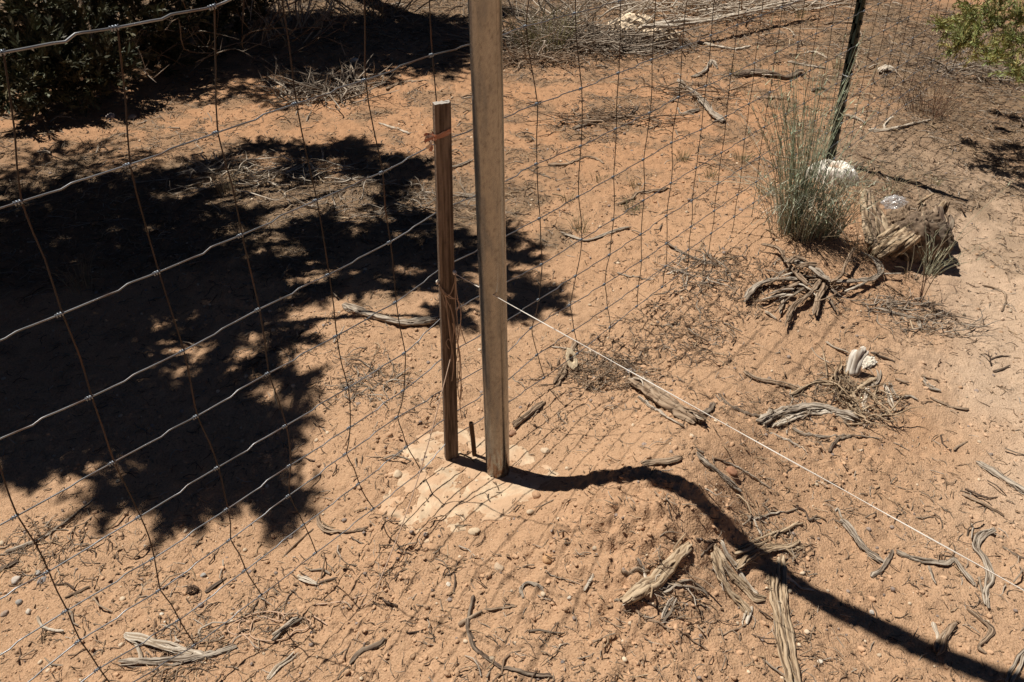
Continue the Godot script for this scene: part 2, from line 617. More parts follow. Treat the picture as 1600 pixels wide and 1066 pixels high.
func duffness(x: float, z: float) -> float:
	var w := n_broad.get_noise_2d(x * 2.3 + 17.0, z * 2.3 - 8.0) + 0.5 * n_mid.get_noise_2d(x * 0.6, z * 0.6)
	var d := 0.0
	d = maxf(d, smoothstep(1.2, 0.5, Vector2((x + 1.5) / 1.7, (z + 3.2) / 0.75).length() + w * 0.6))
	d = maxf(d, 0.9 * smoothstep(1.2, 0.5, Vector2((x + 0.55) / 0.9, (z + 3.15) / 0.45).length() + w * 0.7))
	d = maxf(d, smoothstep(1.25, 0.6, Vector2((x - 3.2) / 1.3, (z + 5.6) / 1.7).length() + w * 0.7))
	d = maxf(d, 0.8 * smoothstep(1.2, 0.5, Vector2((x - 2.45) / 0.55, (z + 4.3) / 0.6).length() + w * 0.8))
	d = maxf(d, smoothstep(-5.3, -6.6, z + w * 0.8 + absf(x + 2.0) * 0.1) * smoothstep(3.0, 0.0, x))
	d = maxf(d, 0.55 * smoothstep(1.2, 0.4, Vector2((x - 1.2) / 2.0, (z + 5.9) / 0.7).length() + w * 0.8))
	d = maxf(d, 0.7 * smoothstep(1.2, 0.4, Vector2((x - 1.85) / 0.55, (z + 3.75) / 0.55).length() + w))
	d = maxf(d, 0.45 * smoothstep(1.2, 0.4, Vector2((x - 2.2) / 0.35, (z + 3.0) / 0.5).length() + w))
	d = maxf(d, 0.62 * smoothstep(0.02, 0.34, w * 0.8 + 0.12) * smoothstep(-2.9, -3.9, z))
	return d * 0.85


func axis_steps(list: Array) -> PackedFloat32Array:
	# list of [to, step] from the start value on
	var out := PackedFloat32Array()
	var x: float = list[0]
	out.append(x)
	for k in range(1, list.size()):
		while x < float(list[k][0]) - 1e-5:
			x = minf(x + float(list[k][1]), float(list[k][0]))
			out.append(x)
	return out


func build_ground() -> void:
	var half := axis_steps([0.0, [1.45, 0.0072], [2.5, 0.013], [4.6, 0.03], [9.0, 0.2], [30.0, 1.5], [90.0, 10.0]])
	var xs := PackedFloat32Array()
	for k in range(half.size() - 1, 0, -1):
		xs.append(-half[k])
	xs.append_array(half)
	var zs := axis_steps([-90.0, [-30.0, 10.0], [-10.0, 1.5], [-7.4, 0.1], [-4.6, 0.026], [-2.9, 0.0125], [-0.75, 0.0072], [0.0, 0.06], [3.0, 0.3], [30.0, 3.0], [60.0, 10.0]])
	var w := xs.size()
	var h := zs.size()
	var v := PackedVector3Array()
	var n := PackedVector3Array()
	var c := PackedColorArray()
	var idx := PackedInt32Array()
	v.resize(w * h)
	n.resize(w * h)
	c.resize(w * h)
	for r in h:
		var z := zs[r]
		for k in w:
			var x := xs[k]
			v[r * w + k] = Vector3(x, ground(x, z), z)
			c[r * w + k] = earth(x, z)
	for r in h:
		for k in w:
			var l := v[r * w + maxi(k - 1, 0)]
			var rt := v[r * w + mini(k + 1, w - 1)]
			var u := v[maxi(r - 1, 0) * w + k]
			var d := v[mini(r + 1, h - 1) * w + k]
			n[r * w + k] = (d - u).cross(rt - l).normalized()
	idx.resize((w - 1) * (h - 1) * 6)
	var q := 0
	for r in h - 1:
		for k in w - 1:
			var a := r * w + k
			idx[q] = a
			idx[q + 1] = a + 1
			idx[q + 2] = a + w
			idx[q + 3] = a + 1
			idx[q + 4] = a + w + 1
			idx[q + 5] = a + w
			q += 6
	var arr := []
	arr.resize(Mesh.ARRAY_MAX)
	arr[Mesh.ARRAY_VERTEX] = v
	arr[Mesh.ARRAY_NORMAL] = n
	arr[Mesh.ARRAY_COLOR] = c
	arr[Mesh.ARRAY_INDEX] = idx
	var m := ArrayMesh.new()
	m.add_surface_from_arrays(Mesh.PRIMITIVE_TRIANGLES, arr)
	var o := part("ground", m, M.earth, self)
	o.set_meta("kind", "structure")


# ------------------------------------------------------------------ the fence
const GAPS := [8.0, 7.0, 6.0, 5.5, 5.0, 4.5, 4.0, 3.5, 3.0]    # inches between the wires, from the top down
const KNOTS := {
	0: [5, 27, 806, 76, 893, 105, 954, 125, 1001, 155, 1045],
	1: [1, 5, 82, 33, 315, 97, 490, 143, 620, 178, 722, 219, 807, 241, 872, 250, 922, 280, 969, 305, 1008],
	2: [1, 183, 43, 203, 257, 248, 425, 287, 548, 308, 650, 341, 730, 356, 795, 360, 843, 384, 891, 409, 930],
	3: [1, 335, 10, 340, 207, 378, 367, 405, 483, 420, 583, 447, 665, 454, 727, 452, 774, 475, 820, 494, 864],
	4: [2, 463, 162, 495, 313, 514, 429, 526, 525, 544, 606, 547, 668, 541, 709, 561, 756, 584, 795],
	5: [2, 571, 125, 598, 269, 610, 378, 619, 472, 633, 551, 631, 610, 621, 652, 636, 698, 658, 736],
	8: [2, 822, 41, 840, 162, 839, 256, 844, 341, 847, 413, 842, 468, 831, 512, 840, 554, 851, 590],
	9: [2, 899, 21, 909, 138, 908, 228, 904, 307, 909, 374, 900, 431, 891, 477, 897, 516, 903, 552],
	10: [3, 967, 114, 963, 201, 959, 276, 959, 343, 953, 398, 945, 444, 949, 481, 954, 511],
	11: [3, 1019, 93, 1016, 176, 1006, 249, 1006, 313, 1002, 366],
	12: [3, 1066, 74, 1061, 152, 1050, 223, 1049, 286, 1042, 337],
}
const FIRST := -7
const LAST := 46


func wire_height(w: int) -> float:
	var y := 0.0
	for k in range(w, 9):
		y += GAPS[k] * 0.0254
	return y


func fence_frame(col: float) -> Array:
	# origin, direction along the fence, direction up
	var left := col < 6.5
	var h := deg_to_rad(48.6 if left else 50.2)
	var nrm := Vector3(sin(h), 0, cos(h))
	var lean := 0.007 if left else -0.023
	return [Vector3(-0.464, 0.051, -1.281) if left else Vector3(-0.465, 0.066, -1.242), Vector3(cos(h), 0.025 if left else -0.026, -sin(h)), Vector3.UP + nrm * lean, 0.159 if left else 0.1715]


func build_fence() -> void:
	var origin := spot(731, 680)
	var t := thing("wire_fence", "woven wire stock fence of rusty stays knotted to grey wires", "fence", origin)
	var cols := {}
	for c in range(FIRST, LAST + 1):
		var f := fence_frame(c)
		var pts := []
		var wob := rng.randf_range(-0.012, 0.012)
		for w in 10:
			if w > 0:
				wob += rng.randf_range(-0.012, 0.012)
			wob *= 0.8
			pts.append(f[0] + f[1] * ((c - 3) * f[3] + wob) + f[2] * wire_height(w))
		if KNOTS.has(c):
			var row: Array = KNOTS[c]
			var nrm: Vector3 = f[1].cross(f[2]).normalized()
			for k in (row.size() - 1) / 2:
				var d := ray(row[1 + 2 * k], row[2 + 2 * k])
				pts[int(row[0]) - 1 + k] = EYE + d * ((f[0] - EYE).dot(nrm) / d.dot(nrm))
		cols[c] = pts
	for w in 10:
		var p := PackedVector3Array()
		for c in range(FIRST, LAST + 1):
			var a: Vector3 = cols[c][w]
			p.append(a)
			if c < LAST:
				var b: Vector3 = cols[c + 1][w]
				var k := rng.randf_range(0.0009, 0.0030) * (1.2 if w == 0 else 1.0)
				var m := rng.randf_range(0.38, 0.62)
				p.append(a.lerp(b, m - 0.16) + Vector3(0, -k * 0.55, 0))
				p.append(a.lerp(b, m - 0.05) + Vector3(0, -k, 0))
				p.append(a.lerp(b, m + 0.05) + Vector3(0, k, 0))
				p.append(a.lerp(b, m + 0.2) + Vector3(0, k * 0.6, 0))
		for k in p.size():
			p[k] -= origin
		var mb := MB.new()
		tube(mb, smooth_path(Array(p), 0.02), 0.0020 if w == 0 else 0.0014, 0.0020 if w == 0 else 0.0014, 6, Color(0.24, 0.25, 0.27), true, 0.4)
		part("line_wire", mb.mesh(), M.zinc, t)
	for c in range(FIRST, LAST + 1):
		var pts := []
		for w in 10:
			pts.append(cols[c][w] - origin)
			if w < 9:
				pts.append((cols[c][w] + cols[c][w + 1]) * 0.5 - origin + f_bow())
		var mb := MB.new()
		tube(mb, smooth_path(pts, 0.05), 0.0013, 0.0013, 5, Color(0.055, 0.043, 0.036), true, 0.25)
		part("stay_wire", mb.mesh(), M.rust, t)
	# the knots: a few turns of wire wrapped round the line wire
	var km := MB.new()
	var turn := PackedVector3Array()
	for k in 25:
		var a := TAU * 3.0 * k / 24.0
		turn.append(Vector3((k / 24.0 - 0.5) * 0.0135, cos(a) * 0.0031, sin(a) * 0.0031))
	tube(km, turn, 0.0014, 0.0014, 4, Color(0.29, 0.33, 0.39))
	var knot := km.mesh()
	var rest := []
	var made := 0
	for c in range(0, LAST + 1):
		for w in 10:
			var q: Vector3 = cols[c][w]
			var e: Vector3 = (cols[mini(c + 1, LAST)][w] - cols[maxi(c - 1, 0)][w]).normalized()
			var y := Vector3.UP
			var z := e.cross(y).normalized()
			var tr := Transform3D(Basis(e, z.cross(e), z).scaled(Vector3.ONE * (1.0 if w == 0 else 0.9)), q - origin - e * 0.004)
			if made < 296 and c <= 30 and not (w == 0 and c > 4):
				var o := part("knot", knot, M.zinc, t)
				o.transform = tr
				made += 1
			else:
				rest.append(tr)
	for c in range(FIRST, 0):
		for w in 10:
			rest.append(Transform3D(Basis(), cols[c][w] - origin))
	scatter("knot", knot, M.zinc, rest, [], t)


func f_bow() -> Vector3:
	return Vector3(rng.randf_range(-0.003, 0.003), 0, rng.randf_range(-0.003, 0.003))


# ------------------------------------------------------------------ posts
func build_pole() -> void:
	var foot := spot(778, 736)
	var high := upright(757.5, 0, foot)
	var up := (high - foot).normalized()
	var t := thing("steel_pole", "tall round grey steel pole with brown weathering and side shading painted in, the thickest upright", "pole", foot)
	var f := frames(PackedVector3Array([Vector3.ZERO, up]))
	var x: Vector3 = Vector3.UP.cross(Vector3.BACK).normalized()
	x = (x - up * x.dot(up)).normalized()
	var z := x.cross(up).normalized()
	var mb := MB.new()
	var rows := []
	var cols := []
	var sides := 72
	var n := 760
	for k in n + 1:
		var y := -0.25 + 3.25 * k / n
		var row := PackedVector3Array()
		var cc := PackedColorArray()
		for s in sides:
			var a := TAU * s / sides
			var r := 0.0305 + 0.00012 * n_grain.get_noise_3d(cos(a) * 0.5, y * 3.0, sin(a) * 0.5)
			row.append(up * y + (x * cos(a) + z * sin(a)) * r)
			var st := n_grain.get_noise_3d(cos(a) * 1.2, y * 7.0, sin(a) * 1.2)
			var sp := n_grain.get_noise_3d(cos(a) * 3.0 + 9.0, y * 60.0, sin(a) * 3.0)
			var fl := n_grain.get_noise_3d(cos(a) * 12.0 + 5.0, y * 300.0, sin(a) * 12.0)
			var zinc := Color(0.19, 0.205, 0.225)  # metal grey of the dark side, shade put into the colour
			var bright_side := Color(0.31, 0.305, 0.29)
			var col := zinc.lerp(bright_side, clampf(0.48 + st * 1.3 + 0.75 * cos(a - 0.85), 0.0, 1.0))  # round shading and reflection painted in by angle, its border broken by noise
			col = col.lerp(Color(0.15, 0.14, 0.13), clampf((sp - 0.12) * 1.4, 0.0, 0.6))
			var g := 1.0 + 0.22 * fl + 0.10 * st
			# mud and rust near the foot
			var ru := clampf((n_grain.get_noise_3d(cos(a) * 5.0, y * 25.0, sin(a) * 5.0 + 3.0) + 0.12) * 4.0, 0.0, 1.0) * smoothstep(0.16, 0.01, y)
			col = col.lerp(Color(0.16, 0.075, 0.035), ru * 0.8)
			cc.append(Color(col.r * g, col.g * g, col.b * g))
		rows.append(row)
		cols.append(cc)
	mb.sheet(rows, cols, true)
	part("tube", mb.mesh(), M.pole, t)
	# the lengthwise weld on the side that faces the viewer
	var sm := MB.new()
	for e in [[0.84, 0.0005]]:
		var p := PackedVector3Array()
		for k in 66:
			p.append(up * (-0.1 + 0.048 * k) + (x * cos(e[0]) + z * sin(e[0])) * 0.0303)
		tube(sm, p, e[1], e[1], 5, Color(0.24, 0.22, 0.195))
	part("weld_seam", sm.mesh(), M.pole, t)
	var cm := MB.new()
	var crows := []
	var ccols := []
	for k in 7:
		var la := PI * 0.5 * k / 6.0
		var row := PackedVector3Array()
		var cc := PackedColorArray()
		for s in 32:
			var a := TAU * s / 32
			row.append(up * (2.99 + 0.022 * sin(la)) + (x * cos(a) + z * sin(a)) * maxf(0.0328 * cos(la), 0.0002))
			cc.append(Color(0.3, 0.3, 0.3))
		crows.append(row)
		ccols.append(cc)
	cm.sheet(crows, ccols, true)
	part("cap", cm.mesh(), M.pole, t)


func board_rows(mb: MB, foot: Vector3, top: Vector3, wide: Vector3, thick: Vector3, pal: Array, n := 160) -> void:
	# a sawn board with eased edges and grain along it
	var ring := []
	for e in [[-1.0, -1.0, 1.0, -1.0], [1.0, -1.0, 1.0, 1.0], [1.0, 1.0, -1.0, 1.0], [-1.0, 1.0, -1.0, -1.0]]:
		for k in 14:
			var u := clampf(k / 14.0, 0.03, 0.97)
			ring.append([lerpf(e[0], e[2], u), lerpf(e[1], e[3], u)])
	var rows := []
	var cols := []
	for k in n + 1:
		var p := foot.lerp(top, float(k) / n)
		var row := PackedVector3Array()
		var cc := PackedColorArray()
		for q in ring:
			var g := n_grain.get_noise_3d(q[0] * 7.0, p.y * 2.2, q[1] * 4.0)
			var g2 := n_grain.get_noise_3d(q[0] * 11.0, p.y * 14.0, q[1] * 8.0 + 30.0)
			var cut := -0.03 * smoothstep(0.15, 0.5, g) - 0.02 * absf(g2)
			var ragged := Vector3(0, 0.0018 * n_grain.get_noise_2d(q[0] * 4.0, q[1] * 4.0), 0) if k == n else Vector3.ZERO
			row.append(p + wide * q[0] * (1.0 + cut) + thick * q[1] * (1.0 + cut * 2.0) + ragged)
			cc.append(pal[0].lerp(pal[1], clampf(0.45 + g * 1.5 + g2 * 0.9, 0.0, 1.0)))
		rows.append(row)
		cols.append(cc)
	mb.sheet(rows, cols, true)
	mb.cap(rows[-1], pal[2], (top - foot).normalized())
	mb.cap(rows[0], pal[2], (foot - top).normalized())


func build_stake() -> void:
	var foot := spot(703, 716)
	var top := upright(690, 160, foot)
	var t := thing("wooden_stake", "narrow brown sawn wooden stake with a square top left of the steel pole", "stake", foot)
	var mb := MB.new()
	var turn := deg_to_rad(20.0)
	var wide := Vector3(cos(turn), 0, -sin(turn)) * 0.0172
	var thick := Vector3(sin(turn), 0, cos(turn)) * 0.0082
	board_rows(mb, Vector3(0, -0.12, 0), top - foot, wide, thick, [Color(0.085, 0.06, 0.045), Color(0.245, 0.185, 0.145), Color(0.40, 0.37, 0.34)])
	part("shaft", mb.mesh(), M.wood, t)
	# orange tape round it
	var at := upright(690, 208, foot)
	var r := thing("flagging_tape", "faded orange flagging tape knotted round the top of the wooden stake", "tape", at)
	var bm := MB.new()
	for q in 3:
		var rows := []
		var cols := []
		for k in 2:
			var row := PackedVector3Array()
			var cc := PackedColorArray()
			for s in 28:
				var a := TAU * s / 28.0
				var sx := signf(cos(a)) * pow(absf(cos(a)), 0.25)
				var sz := signf(sin(a)) * pow(absf(sin(a)), 0.25)
				var slope := sx * 0.006 - q * 0.003
				row.append(wide * sx * 1.08 + thick * sz * (1.2 + 0.12 * q) + Vector3(0, slope + (k - 0.5) * (0.0095 - q * 0.002) + 0.002 * sin(s * 1.7 + q * 2.0) + q * 0.004, 0))
				var g := rng.randf_range(0.8, 1.2)
				cc.append(Color(0.47 * g, 0.21 * g, 0.13 * g) if q != 1 else Color(0.60 * g, 0.36 * g, 0.27 * g))
			rows.append(row)
			cols.append(cc)
		bm.sheet(rows, cols, true)
	part("band", bm.mesh(), M.tape, r)
	for q in 6:
		var b := -wide * 1.1 + thick * 1.1
		var d: Vector3 = [Vector3(-0.022, 0.004, 0.01), Vector3(-0.026, 0.012, 0.004), Vector3(-0.012, -0.026, 0.008), Vector3(-0.016, -0.018, 0.014), Vector3(0.006, 0.014, 0.014), Vector3(-0.02, -0.004, 0.016)][q]
		var side := d.cross(Vector3(0.3, 0.2, 1)).normalized() * 0.0034
		var tm := MB.new()
		var rows := []
		var cols := []
		for k in 6:
			var u := k / 5.0
			var c := b + d * u * 0.85 + Vector3(0.003 * sin(u * 7.0 + q), -0.006 * u * u, 0.003 * cos(u * 5.0 + q))
			rows.append(PackedVector3Array([c - side * (0.5 + u * 0.6), c + side * (0.5 + u * 0.6)]))
			var col := Color(0.50, 0.225, 0.14) if q % 3 else Color(0.66, 0.52, 0.40)
			cols.append(PackedColorArray([col, col]))
		tm.sheet(rows, cols, false, Vector3(0, 0, 1))
		part("tail", tm.mesh(), M.tape, r)
	# tangled string hanging on it
	var tie := upright(684, 437, foot)
	var sx := thing("string_tangle", "loose loops of pale brown string tied round and hanging on the wooden stake", "string", tie)
	var front := thick.normalized() * 0.0125
	var strands := [
		[682, 437, 688, 447, 697, 455, 704, 447, 709, 424], [682, 438, 690, 452, 699, 458, 706, 440, 710, 422],
		[684, 442, 694, 462, 703, 482, 707, 500, 704, 530], [683, 440, 692, 470, 699, 500, 703, 530, 706, 556],
		[709, 424, 710, 450, 713, 468, 716, 480, 716, 500, 713, 530], [708, 426, 708, 460, 711, 490, 712, 530, 710, 560],
		[697, 455, 704, 460, 711, 462, 714, 470, 711, 482], [700, 470, 708, 510, 714, 545, 715, 575, 711, 600],
		[704, 500, 712, 530, 717, 556, 718, 590, 716, 625, 719, 650], [693, 455, 700, 520, 706, 560, 703, 590],
		[715, 500, 719, 515, 724, 530, 726, 533], [699, 540, 694, 530, 698, 524, 702, 534, 702, 560],
		[713, 560, 713, 600, 716, 620, 718, 600, 714, 575], [686, 444, 695, 458, 704, 462, 713, 461],
	]
	for q in strands.size():
		var row: Array = strands[q]
		var pts := []
		for k in row.size() / 2:
			var p := upright(row[2 * k], row[2 * k + 1], foot) + front * rng.randf_range(0.9, 1.5)
			pts.append(p - tie)
		var sm := MB.new()
		var g := rng.randf_range(0.6, 1.25)
		tube(sm, smooth_path(pts, 0.006), 0.0012, 0.0011, 4, Color(0.50 * g, 0.37 * g, 0.28 * g))
		part("strand", sm.mesh(), M.cord, sx)
	for e in [[682, 438, 0.9], [709, 424, 1.0]]:
		var p := upright(e[0], e[1], foot) + front * 0.6
		var o := part("knot", stone_mesh(Vector3(0.011, 0.013, 0.011), 3 + int(e[0]), Color(0.78, 0.74, 0.68), 0.4, 6, 8), M.cord, sx)
		o.position = p - tie
	# the taut white line
	var start := upright(709, 424, foot) + front
	var poleaxis := upright(772, 463, spot(778, 736))
	var touch := poleaxis + Vector3(0.004, 0, 0.0325)
	touch = EYE + ray(772, 462) * (Vector2(touch.x, touch.z).length() / Vector2(ray(772, 462).x, ray(772, 462).z).length())
	var far := EYE + ray(1600, 920) * 1.30
	var g1 := EYE + ray(1600, 920) * 1.30
	var dirn := (g1 - touch).normalized()
	var endp := g1 + dirn * ((g1.y - coarse(g1.x + 0.3, g1.z + 0.2)) / maxf(-dirn.y, 0.05))
	var pts := PackedVector3Array()
	for k in 9:
		pts.append(start.lerp(touch, k / 9.0))
	for k in 61:
		pts.append(touch.lerp(endp, k / 60.0) - Vector3(0, 0.006 * sin(PI * k / 60.0), 0))
	var lm := MB.new()
	for q in 2:
		var tw := PackedVector3Array()
		for k in pts.size():
			tw.append(pts[k] - start + Vector3(0, cos(k * 1.1 + q * PI), sin(k * 1.1 + q * PI)) * 0.00055)
		tube(lm, tw, 0.0008, 0.0008, 5, Color(0.80, 0.77, 0.72))
	var ln := lone("string_line", lm.mesh(), M.cord, "taut white string running from the wooden stake past the pole to the right edge", "string")
	ln.position = start
	# twine from the stake down to the sand and along it
	var a0 := upright(704, 546, foot) + front
	var a1 := spot(584, 929, 0.003)
	var tp := []
	for k in 13:
		var u := k / 12.0
		tp.append(a0.lerp(a1, u) - Vector3(0, 0.05 * sin(PI * u), 0))
	tp.append_array(laid([572, 930, 553, 935, 540, 939, 528, 941, 508, 944, 491, 946, 485, 951], 0.003, 0.001))
	var wm := MB.new()
	var path := smooth_path(tp, 0.01)
	for k in path.size():
		path[k] -= a0
	tube(wm, path, 0.0013, 0.0015, 5, Color(0.52, 0.38, 0.29))
	var spare := smooth_path(laid([584, 929, 580, 938, 572, 944, 564, 947], 0.003, 0.001), 0.008)
	for k in spare.size():
		spare[k] -= a0
	tube(wm, spare, 0.0013, 0.0012, 5, Color(0.52, 0.38, 0.29))
	spare = smooth_path(laid([584, 930, 585, 942, 586, 952], 0.003, 0.001), 0.008)
	for k in spare.size():
		spare[k] -= a0
	tube(wm, spare, 0.0012, 0.0010, 5, Color(0.55, 0.42, 0.33))
	lone("twine", wm.mesh(), M.cord, "slack twine dropping from the stake to a knot on the sand", "twine").position = a0
	var cm := MB.new()
	var c0 := spot(430, 985)
	for row in [
		[511, 976, 504, 970, 495, 965, 478, 957, 460, 960, 441, 960, 420, 957, 399, 960, 378, 968, 362, 977, 358, 984, 364, 991, 376, 992, 388, 995],
		[397, 1015, 395, 1008, 390, 1001, 378, 991, 372, 980, 374, 972, 383, 969, 392, 973],
		[474, 967, 484, 973, 485, 980, 477, 985, 463, 987, 449, 996, 428, 1003, 404, 1001, 392, 995, 390, 986, 393, 973, 404, 965],
		[411, 962, 425, 970, 440, 972, 443, 965, 437, 959, 433, 968],
	]:
		var cp := smooth_path(laid(row, 0.0035, 0.003), 0.007)
		for k in cp.size():
			cp[k] -= c0
		tube(cm, cp, 0.0017, 0.0016, 5, Color(0.54, 0.375, 0.27))
	lone("twine_coil", cm.mesh(), M.cord, "loose coil of pinkish twine lying on the sand under the fence", "twine").position = c0
	# rusty stub
	var sb := spot(742, 712)
	var tip := upright(736, 661, sb)
	var st := thing("metal_stub", "short rusty hollow iron stub between the stake and the pole", "stake", sb)
	var stm := MB.new()
	tube(stm, PackedVector3Array([Vector3(0, -0.04, 0), (tip - sb) * 0.5, tip - sb]), 0.0062, 0.0062, 12, Color(0.10, 0.055, 0.034), false)
	tube(stm, PackedVector3Array([tip - sb, (tip - sb) * 0.55]), 0.0047, 0.0047, 12, Color(0.05, 0.03, 0.02), false)
	part("pipe", stm.mesh(), M.rust, st)
	var rim := MB.new()
	var ringp := PackedVector3Array()
	for k in 13:
		ringp.append(tip - sb + Vector3(cos(TAU * k / 12.0), 0, sin(TAU * k / 12.0)) * 0.0054)
	tube(rim, ringp, 0.0009, 0.0009, 5, Color(0.09, 0.05, 0.03))
	part("rim", rim.mesh(), M.rust, st)


func build_tpost() -> void:
	var foot := spot(1299, 258)
	var top := upright(1350, 0, foot)
	var up := (top - foot).normalized()
	top = foot + up * 1.34
	var t := thing("fence_post", "dark green studded steel fence post behind the green shrub", "fence post", foot)
	var h := deg_to_rad(50.2)
	var across := Vector3(cos(h), 0, -sin(h))
	var back := Vector3(sin(h), 0, cos(h))
	var paint := Color(0.017, 0.024, 0.02)
	var prof := [[-0.024, 0.002], [-0.024, -0.002], [-0.003, -0.003], [-0.002, -0.03], [0.002, -0.03], [0.003, -0.003], [0.024, -0.002], [0.024, 0.002], [0.0, 0.0035]]
	var rows := []
	var cols := []
	for k in 20:
		var y := -0.3 + (1.34 + 0.3) * k / 19.0
		var row := PackedVector3Array()
		var cc := PackedColorArray()
		for q in prof:
			row.append(up * y + across * q[0] + back * q[1])
			var g := 1.0 + 0.3 * n_grain.get_noise_3d(q[0] * 60.0, y * 6.0, q[1] * 60.0)
			cc.append(Color(paint.r * g, paint.g * g, paint.b * g))
		rows.append(row)
		cols.append(cc)
	var mb := MB.new()
	mb.sheet(rows, cols, true)
	mb.cap(rows[-1], paint, up)
	part("stem", mb.mesh(), M.paint, t)
	var stud := BoxMesh.new()
	stud.size = Vector3(0.013, 0.018, 0.008)
	for k in 24:
		var o := part("stud", stud, M.paint_plain, t)
		o.position = up * (0.06 + 0.054 * k) + back * 0.0055
		o.rotation.y = -h + PI
	for y in [0.43, 0.78, 1.1]:
		var cm := MB.new()
		var p := PackedVector3Array()
		for k in 15:
			var a := PI * k / 14.0
			p.append(up * y + across * cos(a) * 0.029 + back * (0.006 - sin(a) * 0.034))
		p.append(up * y + across * -0.036 + back * 0.016)
		tube(cm, p, 0.0017, 0.0017, 5, Color(0.42, 0.44, 0.46))
		part("wire_clip", cm.mesh(), M.zinc, t)


# lumpy slab poured round a post, half buried
func footing(called: String, label: String, at: Vector3, rx: float, rz: float, lift: float, col: Color, hollow := 0.0, turn := 0.0) -> void:
	var mb := MB.new()
	var rows := []
	var cols := []
	var sides := 90
	var rid := rng.randi_range(0, 99)
	var rings := 46
	for k in rings + 1:
		var u := float(k) / rings
		var row := PackedVector3Array()
		var cc := PackedColorArray()
		for s in sides:
			var a := TAU * s / sides
			var edge := 1.0 + 0.30 * n_grain.get_noise_2d(cos(a) * 1.1 + rid, sin(a) * 1.1) + 0.12 * n_grain.get_noise_2d(cos(a) * 4.0 + rid, sin(a) * 4.0 + 9.0)
			var rr := u * edge
			var x := cos(a + turn) * rr * rx
			var z := sin(a + turn) * rr * rz
			var y := coarse(at.x + x, at.z + z) - at.y
			y += lift * (1.0 - pow(u, 7.0)) + (0.0065 if hollow == 0.0 else 0.004) * n_grain.get_noise_2d((at.x + x) * 9.0, (at.z + z) * 9.0 + 40.0) + 0.0016 * n_grain.get_noise_2d((at.x + x) * 60.0, (at.z + z) * 60.0)
			y -= hollow * exp(-pow(u / 0.42, 2.0)) - 0.2 * hollow * n_grain.get_noise_2d(x * 50.0, z * 50.0)
			y -= 0.03 * smoothstep(0.93, 1.0, u)
			row.append(Vector3(x, y, z))
			var g := 1.0 + 0.25 * n_grain.get_noise_2d(x * 26.0, z * 26.0) + 0.2 * n_grain.get_noise_2d(x * 110.0, z * 110.0)
			var dirt := clampf(n_grain.get_noise_2d(x * 14.0 + 77.0, z * 14.0) * (2.8 if hollow == 0.0 else 0.5) + (0.55 if hollow == 0.0 else -0.1) + 1.0 * (exp(-pow(u / 0.4, 2.0)) if hollow > 0.0 else 0.0), 0.0, 0.75)
			cc.append(Color(col.r * g, col.g * g, col.b * g).lerp(Color(0.52, 0.338, 0.214), dirt))
		rows.append(row)
		cols.append(cc)
	mb.sheet(rows, cols, true)
	for k in mb.n.size():
		if mb.n[k].y < 0:
			mb.n[k] = -mb.n[k]
	lone(called, mb.mesh(), M.stone, label, "concrete footing").position = at


